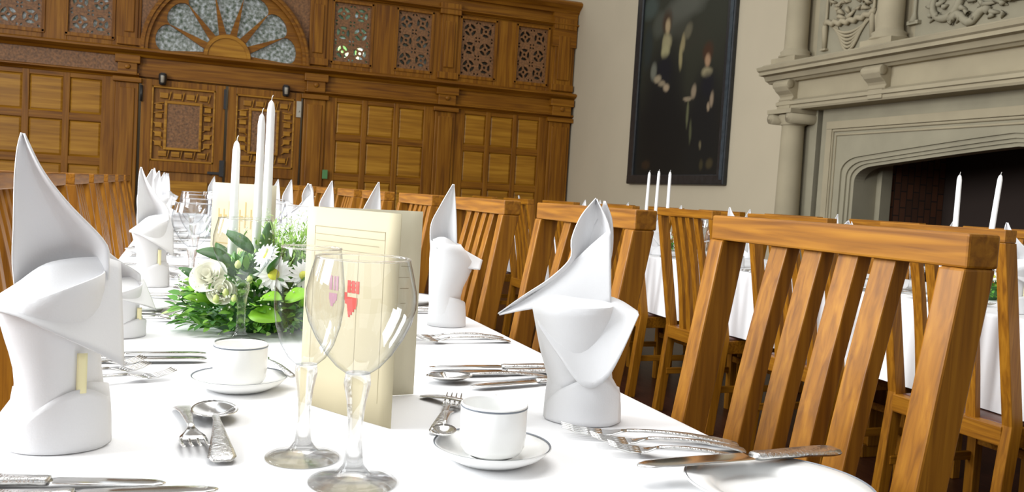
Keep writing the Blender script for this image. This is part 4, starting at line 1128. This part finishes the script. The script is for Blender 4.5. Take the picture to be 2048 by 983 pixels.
# ------------------------------------------------------------------ camera
F = 1764.9
YAW, PITCH, ROLL = .3605, .0557, .0598
fwd = Vector((sin(YAW) * cos(PITCH), cos(YAW) * cos(PITCH), -sin(PITCH)))
r0 = Vector((cos(YAW), -sin(YAW), 0)); u0 = r0.cross(fwd)
rt = r0 * cos(ROLL) + u0 * sin(ROLL); up = -r0 * sin(ROLL) + u0 * cos(ROLL)
cd = bpy.data.cameras.new('camera'); cam = bpy.data.objects.new('camera', cd); COL.objects.link(cam)
mat = Matrix((rt, up, -fwd)).transposed().to_4x4(); mat.translation = Vector((0, 0, 1.03))
cam.matrix_world = mat
cd.sensor_width = 36; cd.sensor_fit = 'HORIZONTAL'; cd.lens = F / 2048 * 36; cd.clip_start = .02; cd.clip_end = 100
cd.dof.use_dof = True; cd.dof.focus_distance = 1.25; cd.dof.aperture_fstop = 22
SC.camera = cam

# ------------------------------------------------------------------ light
w = bpy.data.worlds.new('world'); SC.world = w; w.use_nodes = True
nt = w.node_tree; bg = nt.nodes['Background']
L = nt.links.new
tc = N(nt, 'ShaderNodeTexCoord'); sx = N(nt, 'ShaderNodeSeparateXYZ'); L(tc.outputs['Generated'], sx.inputs[0])
def mth(op, a, c=None):
    n = N(nt, 'ShaderNodeMath', operation=op)
    for i, v in enumerate((a, c)):
        if v is None: continue
        if isinstance(v, (int, float)): n.inputs[i].default_value = v
        else: L(v, n.inputs[i])
    return n.outputs[0]
X_, Y_, Z_ = sx.outputs
az = mth('ARCTAN2', Y_, X_)
stripes = mth('GREATER_THAN', mth('SINE', mth('MULTIPLY', az, 9.0)), -.25)
band = mth('MULTIPLY', mth('GREATER_THAN', Z_, .08), mth('LESS_THAN', Z_, .72))
side = mth('LESS_THAN', mth('ADD', X_, mth('MULTIPLY', Y_, .35)), .25)
refl_bars = mth('MULTIPLY', mth('MULTIPLY', stripes, band), side)  # window-like bright stripes added to the world for contrast in reflections
rp = ramp(nt, [(0, (.22, .16, .12)), (.48, (.17, .125, .09)), (.56, (.34, .30, .26)), (.8, (.50, .48, .45)), (1, (.62, .62, .62))])
L(mth('ADD', mth('MULTIPLY', Z_, .5), .5), rp.inputs['Fac'])
mx = N(nt, 'ShaderNodeMix', data_type='RGBA'); L(refl_bars, mx.inputs[0]); L(rp.outputs['Color'], mx.inputs[6]); mx.inputs[7].default_value = (1.85, 1.95, 2.05, 1)
L(mx.outputs[2], bg.inputs['Color']); bg.inputs['Strength'].default_value = .62
def area(name, loc, target, sx_, sy_, e, col=(1, 1, 1)):
    l = bpy.data.lights.new(name, 'AREA'); l.shape = 'RECTANGLE'; l.size = sx_; l.size_y = sy_; l.energy = e; l.color = col
    o = bpy.data.objects.new(name, l); COL.objects.link(o); o.location = loc
    o.rotation_euler = (Vector(target) - Vector(loc)).to_track_quat('-Z', 'Y').to_euler()
area('window_light', (-3.6, 1.6, 2.6), (.5, 1.6, .8), 2.0, 2.4, 235, (.95, .98, 1))
area('window_light', (-4.6, 5.2, 2.8), (.5, 5.0, .8), 2.0, 2.6, 285, (.95, .98, 1))
area('ceiling_light', (.4, 2.2, 3.6), (.3, 2.0, 0), 2.2, 3.0, 68, (1, .99, .96))  # unseen fill added above the table to brighten it
SC.view_settings.view_transform = 'Standard'; SC.view_settings.look = 'None'; SC.view_settings.exposure = .32
SC.cycles.transparent_max_bounces = 32; SC.cycles.max_bounces = 10
SC.cycles.caustics_reflective = False; SC.cycles.caustics_refractive = False
